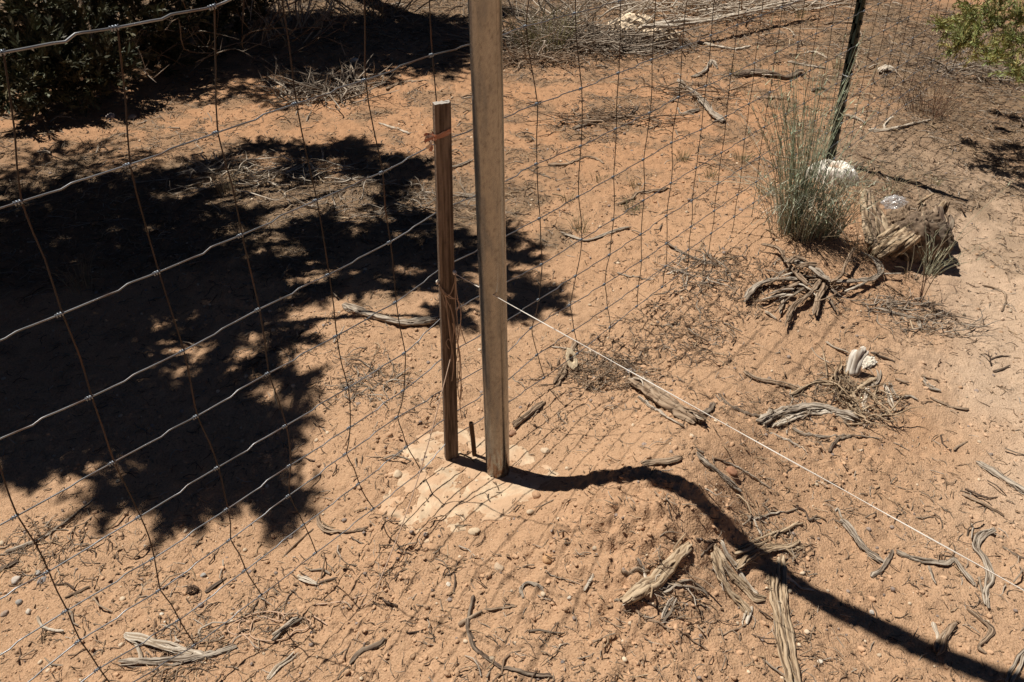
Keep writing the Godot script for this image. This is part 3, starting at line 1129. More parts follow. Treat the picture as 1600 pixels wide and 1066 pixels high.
func build_log() -> void:
	var foot := spot(1400, 392)
	var t := thing("rotten_log", "hollow rotten log chunk with split tan wood beside the green shrub", "log", foot)
	# a curved wall of brown flaking wood on the left
	var flakes := [[1326, 318, 1334, 352, 1352, 388], [1332, 315, 1342, 352, 1360, 392], [1338, 318, 1350, 356, 1368, 390], [1344, 325, 1358, 360, 1376, 388], [1352, 336, 1366, 362, 1384, 380]]
	for q in flakes.size():
		var row: Array = flakes[q]
		var mb := MB.new()
		var pts := []
		for k in 3:
			pts.append(spot(row[2 * k], row[2 * k + 1], 0.0) + Vector3(0, [0.11, 0.09, 0.035][k] - q * 0.008, [0.10, 0.06, 0.03][k]) - foot)
		wood(mb, smooth_path(pts, 0.008), 0.013, 0.016, "brown" if q % 2 else "tan", 40 + q, 0.5, 0.45, 11)
		part("flake", mb.mesh(), M.wood, t)
	# split front: long torn fibres
	var fibres := [[1366, 398, 1392, 378, 1420, 356, 16], [1372, 403, 1398, 384, 1428, 362, 16], [1380, 396, 1404, 372, 1424, 350, 15], [1366, 392, 1390, 368, 1412, 350, 13], [1392, 400, 1412, 384, 1432, 366, 17], [1404, 398, 1420, 384, 1436, 370, 16], [1360, 388, 1384, 366, 1402, 352, 11]]
	for q in fibres.size():
		var row: Array = fibres[q]
		var mb := MB.new()
		var pts := []
		for k in 3:
			var lift: float = [0.022, 0.075, 0.105][k] + 0.004 * (q % 3)
			pts.append(EYE + (spot(row[2 * k], row[2 * k + 1], lift) - EYE) * 1.0 - foot)
		wood(mb, smooth_path(pts, 0.007), float(row[6]) * 0.0009, float(row[6]) * 0.0012, "tan", 60 + q, 0.6, 0.5, 13)
		part("split_wood", mb.mesh(), M.wood, t)
	# dark weathered back of the log
	var lumps := [[1428, 374, 0.19, 0.17, 0.15, Color(0.15, 0.11, 0.08)], [1456, 380, 0.14, 0.17, 0.12, Color(0.11, 0.085, 0.065)], [1440, 362, 0.19, 0.16, 0.12, Color(0.17, 0.125, 0.09)], [1470, 376, 0.075, 0.13, 0.10, Color(0.10, 0.075, 0.06)], [1408, 352, 0.15, 0.12, 0.11, Color(0.20, 0.145, 0.10)], [1376, 352, 0.12, 0.07, 0.10, Color(0.24, 0.17, 0.115)]]
	for q in 10:
		var mb := MB.new()
		var x0 := 1414.0 + 6.4 * q + rng.randf_range(-5, 5)
		var hgt := 0.15 - 0.003 * q + rng.randf_range(-0.06, 0.03)
		var a0 := spot(x0 - rng.randf_range(-10.0, 22.0), 394.0 - 0.6 * q, 0.0) + Vector3(0, rng.randf_range(0.0, 0.05), 0.0) - foot
		var a1 := spot(x0, 372.0 - 0.2 * q, 0.0) + Vector3(0, hgt, 0.0) - foot
		wood(mb, smooth_path([a0, (a0 + a1) * 0.5 + Vector3(rng.randf_range(-0.01, 0.01), 0.02, 0.03), a1], 0.006), rng.randf_range(0.009, 0.017), rng.randf_range(0.007, 0.013), ["brown", "dark", "tan", "brown", "dark"][q % 5], 300 + q, 0.7, 0.55, 13)
		part("bark", mb.mesh(), M.wood, t)
	for q in lumps.size():
		var l: Array = lumps[q]
		var o := part("bark", rough_lump(Vector3(l[2], l[3], l[4]), 11 + q, l[5], 0.34), M.wood, t)
		o.position = spot(l[0], l[1], float(l[3]) * 0.42) - foot
	# rotten shards standing on top
	for l in [[1424, 370, 0.085, 0.02, 0.05, 0.014, "brown"], [1432, 366, 0.085, 0.012, 0.045, 0.012, "tan"], [1444, 368, 0.085, 0.02, 0.04, 0.015, "tan"], [1456, 370, 0.08, 0.026, 0.07, 0.017, "tan"], [1464, 370, 0.075, 0.02, 0.075, 0.013, "brown"], [1411, 362, 0.06, 0.0, 0.05, 0.012, "brown"], [1438, 372, 0.09, 0.03, 0.02, 0.014, "brown"]]:
		var mb := MB.new()
		var a0 := spot(l[0], l[1], 0.0) + Vector3(0, float(l[2]), -0.02) - foot
		wood(mb, smooth_path([a0, a0 + Vector3(float(l[3]) * 0.4, float(l[4]) * 0.55, 0.004), a0 + Vector3(l[3], l[4], -0.006)], 0.005), l[5], float(l[5]) * 0.7, l[6], int(l[0]), 0.7, 0.55, 15)
		part("rotten_shard", mb.mesh(), M.wood, t)
	var sp := MB.new()
	var a := spot(1420, 366) + Vector3(0, 0.135, 0)
	wood(sp, smooth_path([a - foot, a + Vector3(0.03, 0.018, -0.01) - foot, a + Vector3(0.065, 0.038, -0.02) - foot], 0.006), 0.008, 0.005, "tan", 91, 0.8, 0.3)
	part("splinter", sp.mesh(), M.wood, t)
	var gm := rough_lump(Vector3(0.085, 0.05, 0.055), 5, Color(0.9, 0.9, 0.92), 0.5)
	var g := lone("plastic_wrap", gm, M.clear, "crumpled shiny clear plastic lying in the hollow of the rotten log", "plastic scrap")
	g.position = spot(1392, 354, 0.0) + Vector3(0, 0.095, -0.03)


func rough_lump(size: Vector3, rid: int, col: Color, amt := 0.42) -> ArrayMesh:
	var mb := MB.new()
	var rows := []
	var cols := []
	for r in 37:
		var la := PI * r / 36.0
		var row := PackedVector3Array()
		var cc := PackedColorArray()
		for s in 56:
			var lo := TAU * s / 56.0
			var d := Vector3(sin(la) * cos(lo), cos(la), sin(la) * sin(lo))
			var n1 := n_grain.get_noise_3d(d.x * 1.6 + rid * 3.1, d.y * 0.8, d.z * 1.6)
			var n2 := n_grain.get_noise_3d(d.x * 5.0, d.y * 2.0 + rid * 1.7, d.z * 5.0)
			var n3 := n_grain.get_noise_3d(d.x * 11.0, d.y * 7.0 + rid * 2.3, d.z * 11.0)
			row.append(d * (1.0 + amt * n1 + amt * 0.5 * n2 + amt * 0.32 * n3) * size * 0.5)
			var g := clampf(1.0 + 0.7 * n2 + 0.4 * n1 + 0.8 * n3, 0.35, 1.9)
			cc.append(Color(col.r * g, col.g * g, col.b * g))
		rows.append(row)
		cols.append(cc)
	mb.sheet(rows, cols, true, Vector3.ZERO, true)
	return mb.mesh()


func build_shrubs() -> void:
	var green := Color(0.36, 0.405, 0.29)
	var foot := spot(1262, 362)
	var t := thing("green_shrub", "tall grey green shrub of thin upright stems before the dark fence post", "shrub", foot)
	for q in 7:
		var mb := MB.new()
		var off: Vector3 = [Vector3(-0.05, 0, -0.02), Vector3(0.03, 0, 0.02), Vector3(-0.075, 0, 0.0), Vector3(0.07, 0, 0.02), Vector3(-0.02, 0, -0.04), Vector3(-0.03, 0, 0.04), Vector3(0.06, 0, 0.03)][q]
		var tall: float = [0.72, 0.34, 0.80, 0.30, 0.46, 0.32, 0.28][q]
		stems(mb, off, 62 if tall > 0.6 else 32, tall * (0.45 if tall > 0.6 else 0.3), tall, 0.045, 0.24 if tall > 0.6 else 0.42, 0.0013, green, 9, Vector3(off.x * 1.6, 0, off.z) , 0.06)
		part("stem_clump", mb.mesh(), M.leafy, t)
	var dm := MB.new()
	stems(dm, Vector3.ZERO, 46, 0.12, 0.34, 0.09, 0.9, 0.0014, Color(0.42, 0.37, 0.28), 1, Vector3(0.2, 0, 0.05), 0.15)
	stems(dm, Vector3(-0.06, 0, 0.0), 40, 0.10, 0.40, 0.1, 0.7, 0.0015, Color(0.50, 0.47, 0.38), 2, Vector3(-0.1, 0, 0.05), 0.2)
	for q in 5:
		stems(dm, Vector3(rng.randf_range(-0.1, 0.06), rng.randf_range(0.04, 0.2), rng.randf_range(-0.03, 0.06)), 22, 0.06, 0.2, 0.04, 1.3, 0.0013, Color(0.44, 0.45, 0.36), 2, Vector3(rng.randf_range(-0.5, 0.3), 0, 0.1), 0.5)
	part("dry_stems", dm.mesh(), M.leafy, t)
	var s2 := spot(1438, 472)
	t = thing("small_shrub", "small thin grey green shrub with long stems in front of the log", "shrub", s2)
	var mb2 := MB.new()
	stems(mb2, Vector3.ZERO, 5, 0.13, 0.19, 0.01, 0.25, 0.0024, Color(0.17, 0.11, 0.075), 2, Vector3.ZERO, 0.05)
	part("stalk", mb2.mesh(), M.leafy, t)
	mb2 = MB.new()
	stems(mb2, Vector3(0, 0.11, 0), 24, 0.05, 0.2, 0.02, 0.9, 0.0010, Color(0.27, 0.27, 0.19), 4, Vector3(0.12, 0, 0), 0.08)
	stems(mb2, Vector3(0.0, 0.12, 0), 7, 0.22, 0.36, 0.02, 0.7, 0.0012, Color(0.40, 0.36, 0.26), 1, Vector3(0.05, 0, 0), 0.05)
	part("leafy_stems", mb2.mesh(), M.leafy, t)
	var d := spot(1452, 182)
	t = thing("dry_shrub", "brown leafless twiggy shrub beyond the fence post on the right", "shrub", d)
	for q in 3:
		var mb := MB.new()
		stems(mb, Vector3((q - 1) * 0.07, 0, 0), 26, 0.12, 0.28, 0.05, 0.55, 0.0013, Color(0.20, 0.125, 0.085), 3, Vector3((q - 1) * 0.35, 0, 0), 0.05)
		part("twig", mb.mesh(), M.leafy, t)
	# the tuft of grass behind the fence by the grey brush
	d = spot(846, 80)
	t = thing("grass_clump", "yellow green grass clump at the left end of the grey brush", "grass", d)
	var gm := MB.new()
	stems(gm, Vector3.ZERO, 190, 0.14, 0.34, 0.2, 0.35, 0.0016, Color(0.27, 0.25, 0.12), 0, Vector3.ZERO, 0.12)
	part("blades", gm.mesh(), M.leafy, t)
	# fine dry stems at the log
	tuft(1345, 400, "straw coloured grass blades leaning at the left end of the log", 26, 0.22, Color(0.45, 0.37, 0.24), 0.8)
	tuft(1395, 300, "thin dry grass between the white lump and the log", 30, 0.16, Color(0.44, 0.37, 0.25), 1.2)
	tuft(1420, 436, "long pale grass stems in front of the log's dark end", 9, 0.3, Color(0.38, 0.36, 0.26), 0.9)
	var g := Color(0.22, 0.215, 0.12)
	for r in [
		[906, 362, "green grass tuft touching the bent grey twig behind the fence", 34, 0.085], [986, 332, "small green tuft below the forked stick behind the fence", 30, 0.075],
		[993, 294, "little tuft just above the forked stick behind the fence", 24, 0.06], [934, 282, "faint small tuft in bare sand left of the forked stick", 20, 0.055],
		[888, 316, "short tuft nearest the shade's right edge behind the fence", 26, 0.07], [1066, 250, "round green tuft in the open sand behind the fence", 40, 0.085],
		[1112, 278, "dark green tuft right of the round one behind the fence", 34, 0.08], [1158, 252, "bright tuft with twigs left of the tall shrub", 40, 0.09],
		[1196, 306, "grey green tuft at the left foot of the tall shrub", 44, 0.12], [1148, 120, "tuft under the thick dark branch behind the fence", 40, 0.12],
		[1308, 108, "small tuft left of the fence post near the dead branches", 30, 0.1], [1460, 288, "small green tuft in the post's shadow on the right", 30, 0.06],
		[1250, 28, "tuft among the dead branches at the top", 34, 0.12], [536, 112, "green sprig beside the twig heap", 30, 0.1],
		[1228, 372, "low dry tuft under the tall shrub's left side", 30, 0.09], [352, 300, "pale dry grass clump in the sunlit gap of the tree shade", 60, 0.16],
		[130, 452, "pale dry plant standing in the deep tree shade", 40, 0.2],
	]:
		tuft(r[0], r[1], r[2], r[3], r[4], g if not (r[2] as String).contains("dry") else Color(0.33, 0.27, 0.18))


func build_dead_brush() -> void:
	twig_heap("twig_heap", "round heap of grey twigs on orange sand behind the fence at left", "twig heap", spot(500, 148), 100, 0.12, 0.36, 0.27, 0.10, 0.0062, "grey")
	twig_heap("dead_brush", "tangled grey dead brush left of the pale sandstone rock", "dead brush", spot(880, 74), 230, 0.2, 0.6, 0.44, 0.12, 0.0068, "grey", 0.0, Vector3(1.3, 1, 0.5))
	twig_heap("dead_brush", "pale branch tips sticking up out of the grey brush by the grass clump", "dead brush", spot(905, 58), 34, 0.25, 0.6, 0.3, 0.32, 0.008, "pale", 0.0, Vector3(1.5, 1, 0.5))
	twig_heap("dead_brush", "dark twigs tangled round the forked dead root behind the fence", "dead brush", spot(1082, 150), 30, 0.1, 0.3, 0.2, 0.08, 0.006, "brown", 0.0, Vector3(1.3, 1, 0.7))
	twig_heap("dead_brush", "low dark fringe of dead brush just right of the steel pole", "dead brush", spot(818, 98), 70, 0.14, 0.35, 0.26, 0.08, 0.005, "brown", 0.0, Vector3(1.2, 1, 0.5))
	twig_heap("dead_brush", "heap of pale dead branches right of the sandstone rock at the top", "dead brush", spot(1120, 14), 110, 0.3, 0.9, 0.62, 0.08, 0.0085, "pale", 0.0, Vector3(1.5, 1, 0.45))
	twig_heap("dead_brush", "thin dead brush under the sandstone rock", "dead brush", spot(1000, 82), 60, 0.12, 0.40, 0.3, 0.06, 0.006, "grey", 0.0, Vector3(1.5, 1, 0.4))
	twig_heap("dead_bush", "bare pale arching bush against the dark shade at upper left", "dead bush", spot(452, 62), 46, 0.3, 0.6, 0.3, 0.3, 0.006, "pale", 0.9)
	twig_heap("dead_bush", "bare brown bush in the shade between the two upper trees", "dead bush", spot(590, 36), 34, 0.2, 0.5, 0.3, 0.25, 0.006, "tan", 0.7)
	twig_heap("dead_bush", "bare grey dead limbs hanging among the dark tree's lowest leaves", "dead bush", spot(150, 120), 40, 0.3, 0.7, 0.5, 0.3, 0.006, "grey", 0.5, Vector3(1.3, 1, 0.6))
	twig_heap("dead_bush", "bare brown dead limbs at the right side of the dark upper left tree", "dead bush", spot(330, 95), 40, 0.3, 0.7, 0.45, 0.3, 0.006, "brown", 0.5, Vector3(1.3, 1, 0.6))
	twig_heap("dead_brush", "scatter of dead twigs behind the gnarled root at upper middle", "dead brush", spot(955, 188), 44, 0.1, 0.3, 0.24, 0.04, 0.005, "brown", 0.0, Vector3(1.5, 1, 0.5))
	twig_heap("dead_brush", "dry twigs under the juniper branch at upper right", "dead brush", spot(1535, 118), 60, 0.14, 0.45, 0.32, 0.08, 0.0055, "grey", 0.0, Vector3(1.4, 1, 0.6))
	twig_heap("dead_brush", "small grey twig scatter around the wood left of the green shrub", "dead brush", spot(1090, 430), 44, 0.05, 0.16, 0.13, 0.03, 0.0026, "grey")
	twig_heap("dead_brush", "fine twig scatter along the fence foot left of the buried log", "dead brush", spot(945, 588), 80, 0.04, 0.13, 0.12, 0.03, 0.0023, "brown", 0.0, Vector3(1.5, 1, 0.7))
	twig_heap("dead_brush", "pale twig scatter in the sunlit gap of the tree shade", "dead brush", spot(420, 280), 80, 0.08, 0.25, 0.32, 0.04, 0.0038, "pale", 0.0, Vector3(1.3, 1, 0.7))
	twig_heap("dead_brush", "straw like twigs behind the stake beside the shade", "dead brush", spot(620, 318), 70, 0.06, 0.2, 0.28, 0.04, 0.0036, "grey", 0.0, Vector3(1.3, 1, 0.7))
	twig_heap("dead_brush", "small broken twigs in the sand below the tree shade's middle", "dead brush", spot(585, 605), 34, 0.03, 0.09, 0.09, 0.02, 0.002, "grey")
	twig_heap("dead_brush", "fine roots and twigs around the white bleached stump", "dead brush", spot(1335, 625), 60, 0.05, 0.14, 0.10, 0.04, 0.0035, "tan")
	twig_heap("dead_brush", "grey twig tangle at the foot of the small thin shrub", "dead brush", spot(1425, 492), 60, 0.05, 0.16, 0.15, 0.03, 0.0026, "grey", 0.0, Vector3(1.6, 1, 0.7))


func build_sticks() -> void:
	for r in [
		["root_piece", "shredded grey root lying behind the wooden stake at the edge of the shade", "root", [536, 478, 556, 486, 582, 494, 618, 503, 655, 505, 690, 500], 0.017, 0.010, "grey", 6],
		["wood_splinter", "upper of two grey split planks under the fence at lower left", "wood", [195, 992, 226, 1001, 262, 1012, 290, 1018, 318, 1024], 0.010, 0.004, "pale", 4],
		["wood_splinter", "lower of two grey split planks under the fence at lower left", "wood", [186, 1036, 226, 1034, 270, 1035, 312, 1027, 345, 1019, 372, 1011], 0.008, 0.004, "grey", 3],
		["stick", "short cross stick between the two split planks at lower left", "stick", [206, 1001, 214, 1016, 222, 1038], 0.003, 0.003, "pale", 1],
		["stick", "dark thick stick cut by the left edge of the picture", "stick", [-20, 905, 4, 890, 28, 877], 0.007, 0.006, "dark", 1],
		["stick", "long forked twig across the sand at far left", "stick", [10, 863, 36, 852, 66, 842, 96, 822, 124, 798, 152, 776], 0.0035, 0.0015, "grey", 1],
		["stick", "short dark stick beside the pine cone at lower left", "stick", [322, 925, 338, 914, 354, 902], 0.0045, 0.003, "dark", 1],
		["wood_splinter", "flat grey splinter lying inside the twine coil", "wood", [423, 1000, 446, 982, 472, 964], 0.007, 0.005, "grey", 2],
		["stick", "thick dark stick left of the curved grey cane", "stick", [546, 1038, 568, 1021, 585, 1010, 606, 1002], 0.006, 0.005, "dark", 1],
		["wood_splinter", "frayed pale splinter at the bottom edge below the twine coil", "wood", [418, 1064, 436, 1044, 452, 1030, 464, 1019], 0.005, 0.003, "pale", 2],
		["cane", "long smooth grey cane bent like a hook at bottom middle", "stick", [742, 930, 734, 958, 734, 985, 744, 1014, 764, 1034, 790, 1047, 826, 1053, 863, 1056], 0.0034, 0.0040, "dark", 1],
		["stick", "brown twig crossing under the hooked grey cane", "stick", [716, 977, 734, 967, 754, 956, 780, 952, 808, 950], 0.0038, 0.002, "brown", 1],
		["root_piece", "small arched grey root in open sand right of the hooked cane", "root", [816, 936, 814, 920, 824, 912, 838, 916, 850, 926], 0.0035, 0.003, "grey", 2],
		["stick", "short pale chip above the small arched root", "stick", [912, 924, 919, 912, 926, 897], 0.004, 0.002, "pale", 1],
		["stick", "thin straight twig between the arched root and the pale chip", "stick", [852, 898, 880, 906, 906, 914], 0.0016, 0.001, "grey", 1],
		["root_piece", "thick gnarled root slanting up, left of the pole's shadow bend", "root", [972, 944, 994, 930, 1018, 914, 1046, 886, 1076, 850], 0.016, 0.011, "tan", 5],
		["stick", "grey twig at the lower left foot of the thick gnarled root", "stick", [958, 938, 984, 940, 1012, 944, 1036, 960], 0.003, 0.003, "dark", 1],
		["stick", "curled grey stick right below the thick gnarled root", "stick", [1022, 930, 1050, 920, 1070, 914, 1092, 920, 1108, 933], 0.0048, 0.0035, "grey", 2],
		["stick", "small pale stick leaning at the thick gnarled root's left side", "stick", [996, 884, 1004, 894, 1011, 910], 0.004, 0.003, "pale", 1],
		["stick", "short brown stick left of the thick gnarled root's middle", "stick", [972, 902, 990, 894, 1014, 893], 0.004, 0.003, "brown", 1],
		["wood_splinter", "frayed grey splinter below the thick gnarled root", "wood", [1036, 974, 1044, 956, 1052, 938], 0.005, 0.004, "grey", 2],
		["stick", "long thin dark root running right from the frayed splinter", "root", [994, 954, 1020, 974, 1046, 982, 1072, 996, 1108, 1014], 0.003, 0.0015, "brown", 1],
		["bark_strip", "left long bark strip hanging down beside the pole's shadow bend", "bark", [1114, 862, 1119, 884, 1128, 908, 1142, 928, 1160, 944, 1168, 964], 0.009, 0.006, "tan", 3],
		["bark_strip", "right long bark strip, pale edged, beside the pole's shadow bend", "bark", [1117, 852, 1128, 880, 1148, 905, 1166, 920, 1178, 934, 1196, 940], 0.010, 0.004, "tan", 4],
		["bark_strip", "thin bark strip between the long pair and the shadow", "bark", [1126, 846, 1134, 866, 1150, 888, 1164, 910, 1186, 934], 0.004, 0.003, "pale", 1],
		["stick", "dark bent twig joining the gnarled root and the bark strips", "stick", [1086, 846, 1108, 848, 1118, 846, 1108, 860, 1094, 874], 0.0025, 0.002, "dark", 1],
		["stick", "stub root with a torn pale end below the bark strips", "root", [1172, 950, 1168, 964, 1162, 980], 0.006, 0.004, "pale", 2],
		["stick", "thin dark root running left from the torn stub", "root", [1164, 978, 1146, 986, 1126, 994], 0.002, 0.001, "brown", 1],
		["wood_plank", "left half of the long split tan plank at the bottom edge", "wood", [1206, 896, 1208, 930, 1213, 968, 1220, 1010, 1230, 1056, 1238, 1096], 0.0085, 0.0085, "tan", 3],
		["wood_plank", "right half of the long split tan plank at the bottom edge", "wood", [1218, 868, 1222, 900, 1224, 940, 1228, 985, 1240, 1040, 1252, 1096], 0.0075, 0.0085, "tan", 3],
		["stick", "curved pale twig right of the plank in the pole's shadow", "stick", [1226, 902, 1240, 910, 1252, 920, 1272, 922], 0.003, 0.002, "pale", 1],
		["root_piece", "thick brown root crossing under the pole's shadow", "root", [1150, 892, 1166, 874, 1188, 862, 1210, 858, 1236, 856, 1252, 846], 0.009, 0.006, "tan", 4],
		["stick", "straight brown stick above the root crossing the shadow", "stick", [1146, 866, 1176, 852, 1206, 840, 1232, 828, 1254, 817], 0.0055, 0.004, "tan", 2],
		["stick", "topmost pale twig of the group right of the shadow bend", "stick", [1166, 806, 1180, 811, 1202, 804, 1226, 800, 1246, 795], 0.003, 0.002, "pale", 1],
		["stick", "forked dark twig at the right end of the group by the shadow", "stick", [1242, 792, 1256, 800, 1262, 812, 1276, 805], 0.0028, 0.002, "dark", 1],
		["stick", "thin upright twig leaning across the group by the shadow", "stick", [1174, 806, 1184, 828, 1194, 846, 1200, 862], 0.0018, 0.001, "pale", 1],
		["bark_strip", "grey frayed stick bundle under the white string, pointing down right", "bark", [1312, 812, 1326, 826, 1342, 846, 1356, 864, 1382, 880], 0.008, 0.004, "grey", 4],
		["stick", "small forked tip above the grey frayed bundle", "stick", [1304, 800, 1310, 796, 1316, 812], 0.002, 0.003, "grey", 1],
		["stick", "curved grey root right below the grey frayed bundle", "root", [1362, 903, 1374, 892, 1386, 880, 1395, 860], 0.0045, 0.003, "grey", 1],
		["root_piece", "long wavy grey root under the white string at right", "root", [1398, 862, 1424, 874, 1452, 878, 1478, 882, 1490, 876, 1504, 892, 1522, 912], 0.0045, 0.004, "grey", 2],
		["stick", "short twig hanging down from the long wavy root", "stick", [1452, 884, 1456, 900, 1462, 913], 0.003, 0.002, "grey", 1],
		["root_piece", "twisted upright root close to the right edge under the string", "root", [1556, 828, 1532, 838, 1526, 856, 1538, 876, 1546, 904, 1540, 926, 1542, 952], 0.006, 0.004, "grey", 3],
		["root_piece", "thick frayed root end entering at the right edge", "root", [1526, 722, 1548, 736, 1574, 752, 1600, 770, 1640, 790], 0.008, 0.010, "grey", 5],
		["stick", "brown stick lying left below the frayed root end at right", "stick", [1504, 774, 1530, 786, 1552, 796, 1568, 808], 0.0042, 0.003, "brown", 1],
		["stick", "thin twig directly above the brown stick at right", "stick", [1500, 768, 1520, 774, 1542, 778], 0.0018, 0.001, "dark", 1],
		["wood_stump", "little fibrous wood stump standing in the pole's shadow at lower right", "stump", [1462, 1022, 1470, 1006, 1480, 988, 1492, 976], 0.010, 0.008, "brown", 4],
		["stick", "pale splinter left of the little stump in the shadow", "stick", [1458, 974, 1462, 990, 1466, 1006], 0.0035, 0.002, "pale", 1],
		["root_piece", "squiggly dark root right of the little stump", "root", [1514, 952, 1530, 966, 1550, 984, 1540, 1000, 1528, 1012, 1540, 1024], 0.004, 0.0035, "brown", 2],
		["root_piece", "grey root at the lower right corner", "root", [1572, 1070, 1584, 1048, 1596, 1026, 1612, 1012], 0.0075, 0.007, "grey", 2],
		["stick", "short twig at the right edge just above the string's end", "stick", [1568, 856, 1584, 866, 1606, 874], 0.003, 0.002, "dark", 1],
		["wood_splinter", "grey splinter left of the red stone by the white string", "wood", [1088, 710, 1106, 726, 1126, 742, 1142, 756, 1158, 770], 0.007, 0.003, "grey", 3],
		["stick", "thin pale stick right of the red stone", "stick", [1130, 722, 1156, 734, 1180, 748, 1206, 764], 0.0028, 0.002, "pale", 1],
		["bark_strip", "short brown bark chunk alone above the shadow's crest", "bark", [1000, 728, 1022, 722, 1046, 722, 1066, 716], 0.0065, 0.005, "brown", 3],
		["buried_log", "weathered half buried log piece under the white string", "log", [990, 592, 1014, 612, 1040, 632, 1068, 646, 1098, 662], 0.022, 0.015, "brown", 8],
		["stick", "dark upturned stub at the right end of the half buried log", "root", [1070, 642, 1094, 648, 1110, 642, 1116, 630], 0.008, 0.006, "dark", 1],
		["stick", "thin grey stick below the half buried log", "stick", [998, 620, 1022, 640, 1048, 656, 1068, 668], 0.0038, 0.003, "grey", 1],
		["root_piece", "long shredded grey root bundle in the middle right", "root", [1182, 662, 1212, 648, 1246, 640, 1284, 638, 1318, 646, 1344, 656], 0.013, 0.011, "grey", 6],
		["root_piece", "lower arm of the long shredded bundle with a curled tip", "root", [1206, 668, 1232, 656, 1262, 646, 1300, 648, 1334, 658], 0.006, 0.006, "pale", 3],
		["stick", "thin brown root reaching left above the shredded bundle", "root", [1160, 580, 1180, 592, 1204, 597, 1228, 602, 1248, 608], 0.0055, 0.0035, "brown", 2],
		["stick", "brown root from the middle sand up to the white stump", "root", [1236, 618, 1258, 606, 1284, 598, 1314, 600], 0.0055, 0.004, "tan", 2],
		["stick", "long dark twig reaching far left of the shredded bundle", "stick", [1124, 618, 1136, 634, 1148, 640, 1166, 648, 1190, 656], 0.0035, 0.004, "dark", 1],
		["stick", "long grey stick below the shredded bundle pointing right", "stick", [1236, 668, 1258, 680, 1284, 683, 1312, 684, 1336, 682, 1378, 688], 0.0042, 0.002, "grey", 2],
		["stick", "short branch below the long grey stick", "stick", [1330, 682, 1308, 690, 1296, 706], 0.0035, 0.003, "dark", 1],
		["stick", "pale double twig below the shredded bundle beside the string", "stick", [1196, 674, 1222, 686, 1246, 698, 1262, 712], 0.0024, 0.0015, "pale", 2],
		["root_piece", "hooked pale root curling down below the white stump", "root", [1366, 592, 1344, 604, 1334, 614, 1336, 630, 1344, 650], 0.007, 0.005, "tan", 3],
		["bark_strip", "pale bark strip right of the hooked root", "bark", [1356, 608, 1352, 622, 1350, 634, 1358, 648], 0.005, 0.003, "pale", 2],
		["stick", "pointed pale splinter farther right of the hooked root", "wood", [1382, 602, 1388, 620, 1394, 632, 1400, 646], 0.005, 0.003, "pale", 2],
		["stick", "wavy twig right of the pointed splinter with frayed end", "stick", [1390, 598, 1394, 612, 1404, 622, 1420, 620, 1434, 626], 0.0035, 0.004, "grey", 2],
		["stick", "grey arm bending right from the white stump's roots", "root", [1362, 606, 1372, 594, 1374, 578], 0.006, 0.004, "grey", 2],
		["stick", "pale splinters left of the white stump", "stick", [1290, 534, 1304, 544, 1326, 552], 0.005, 0.003, "pale", 2],
		["stick", "dark stick pointing right from the white stump", "stick", [1360, 552, 1378, 558, 1400, 566], 0.005, 0.003, "dark", 1],
		["stick", "thin arched twig left of the white stump in bare sand", "stick", [1268, 544, 1276, 556, 1296, 568], 0.0016, 0.001, "pale", 1],
		["stick", "short brown stick right of the white stump's roots", "stick", [1398, 592, 1408, 596, 1421, 599], 0.004, 0.003, "brown", 1],
		["stick", "bent dark root on sand at far right below the log", "root", [1536, 446, 1552, 450, 1566, 458, 1572, 472, 1566, 487], 0.004, 0.0025, "brown", 1],
		["stick", "dark arched root in front of the wire mesh, left of the shrub", "root", [1040, 378, 1062, 394, 1092, 408, 1120, 412], 0.006, 0.003, "dark", 2],
		["stick", "grey twig left of the dark arched root at the fence foot", "stick", [965, 427, 987, 434, 1006, 436, 1026, 438], 0.0035, 0.002, "grey", 1],
		["stick", "pale twig fork below the dark arched root", "stick", [1040, 431, 1056, 426, 1070, 421, 1074, 436, 1070, 452], 0.003, 0.002, "pale", 1],
		["stick", "bent grey twig on sand just right of the shade behind the fence", "stick", [877, 365, 896, 371, 914, 376, 942, 369, 966, 360, 988, 355], 0.006, 0.004, "grey", 3],
		["stick", "forked stick among the small tufts behind the fence", "stick", [965, 320, 986, 313, 996, 304, 1022, 300, 1048, 296], 0.007, 0.004, "brown", 2],
		["stick", "thin wavy twig behind the fence, above the tufts", "stick", [856, 257, 888, 257, 916, 246, 930, 247, 943, 256], 0.0045, 0.003, "brown", 1],
		["stick", "short dark twig behind the pole's right side", "stick", [822, 262, 841, 272, 860, 279], 0.004, 0.003, "dark", 1],
		["dead_root", "pale forked dead root with a thick butt behind the fence", "root", [1059, 126, 1077, 142, 1096, 157, 1114, 180, 1132, 190], 0.013, 0.018, "grey", 4],
		["stick", "left arm of the forked dead root", "root", [1064, 128, 1058, 148, 1046, 160], 0.009, 0.006, "brown", 2],
		["stick", "upper arm of the forked dead root reaching right", "root", [1080, 122, 1100, 112, 1112, 96, 1122, 108], 0.009, 0.006, "grey", 3],
		["stick", "lower arm under the forked dead root", "root", [1094, 172, 1078, 176, 1064, 178, 1058, 168], 0.006, 0.004, "grey", 2],
		["stick", "crooked dark branch among the dead twigs behind the fence", "stick", [894, 202, 924, 194, 952, 186, 982, 184, 996, 166], 0.008, 0.005, "dark", 2],
		["stick", "curved pale branch right of the sandstone rock's brush", "stick", [1089, 66, 1119, 73, 1149, 77, 1172, 72], 0.008, 0.005, "pale", 1],
		["dead_branch", "thick dark branch lying behind the fence at upper right", "branch", [1148, 119, 1176, 115, 1206, 118, 1230, 121, 1253, 112], 0.020, 0.014, "dark", 3],
		["dead_branch", "long pale branch across the heap at the top", "branch", [1000, 44, 1030, 42, 1062, 38, 1104, 33, 1150, 24, 1206, 12, 1276, -2], 0.022, 0.014, "pale", 2],
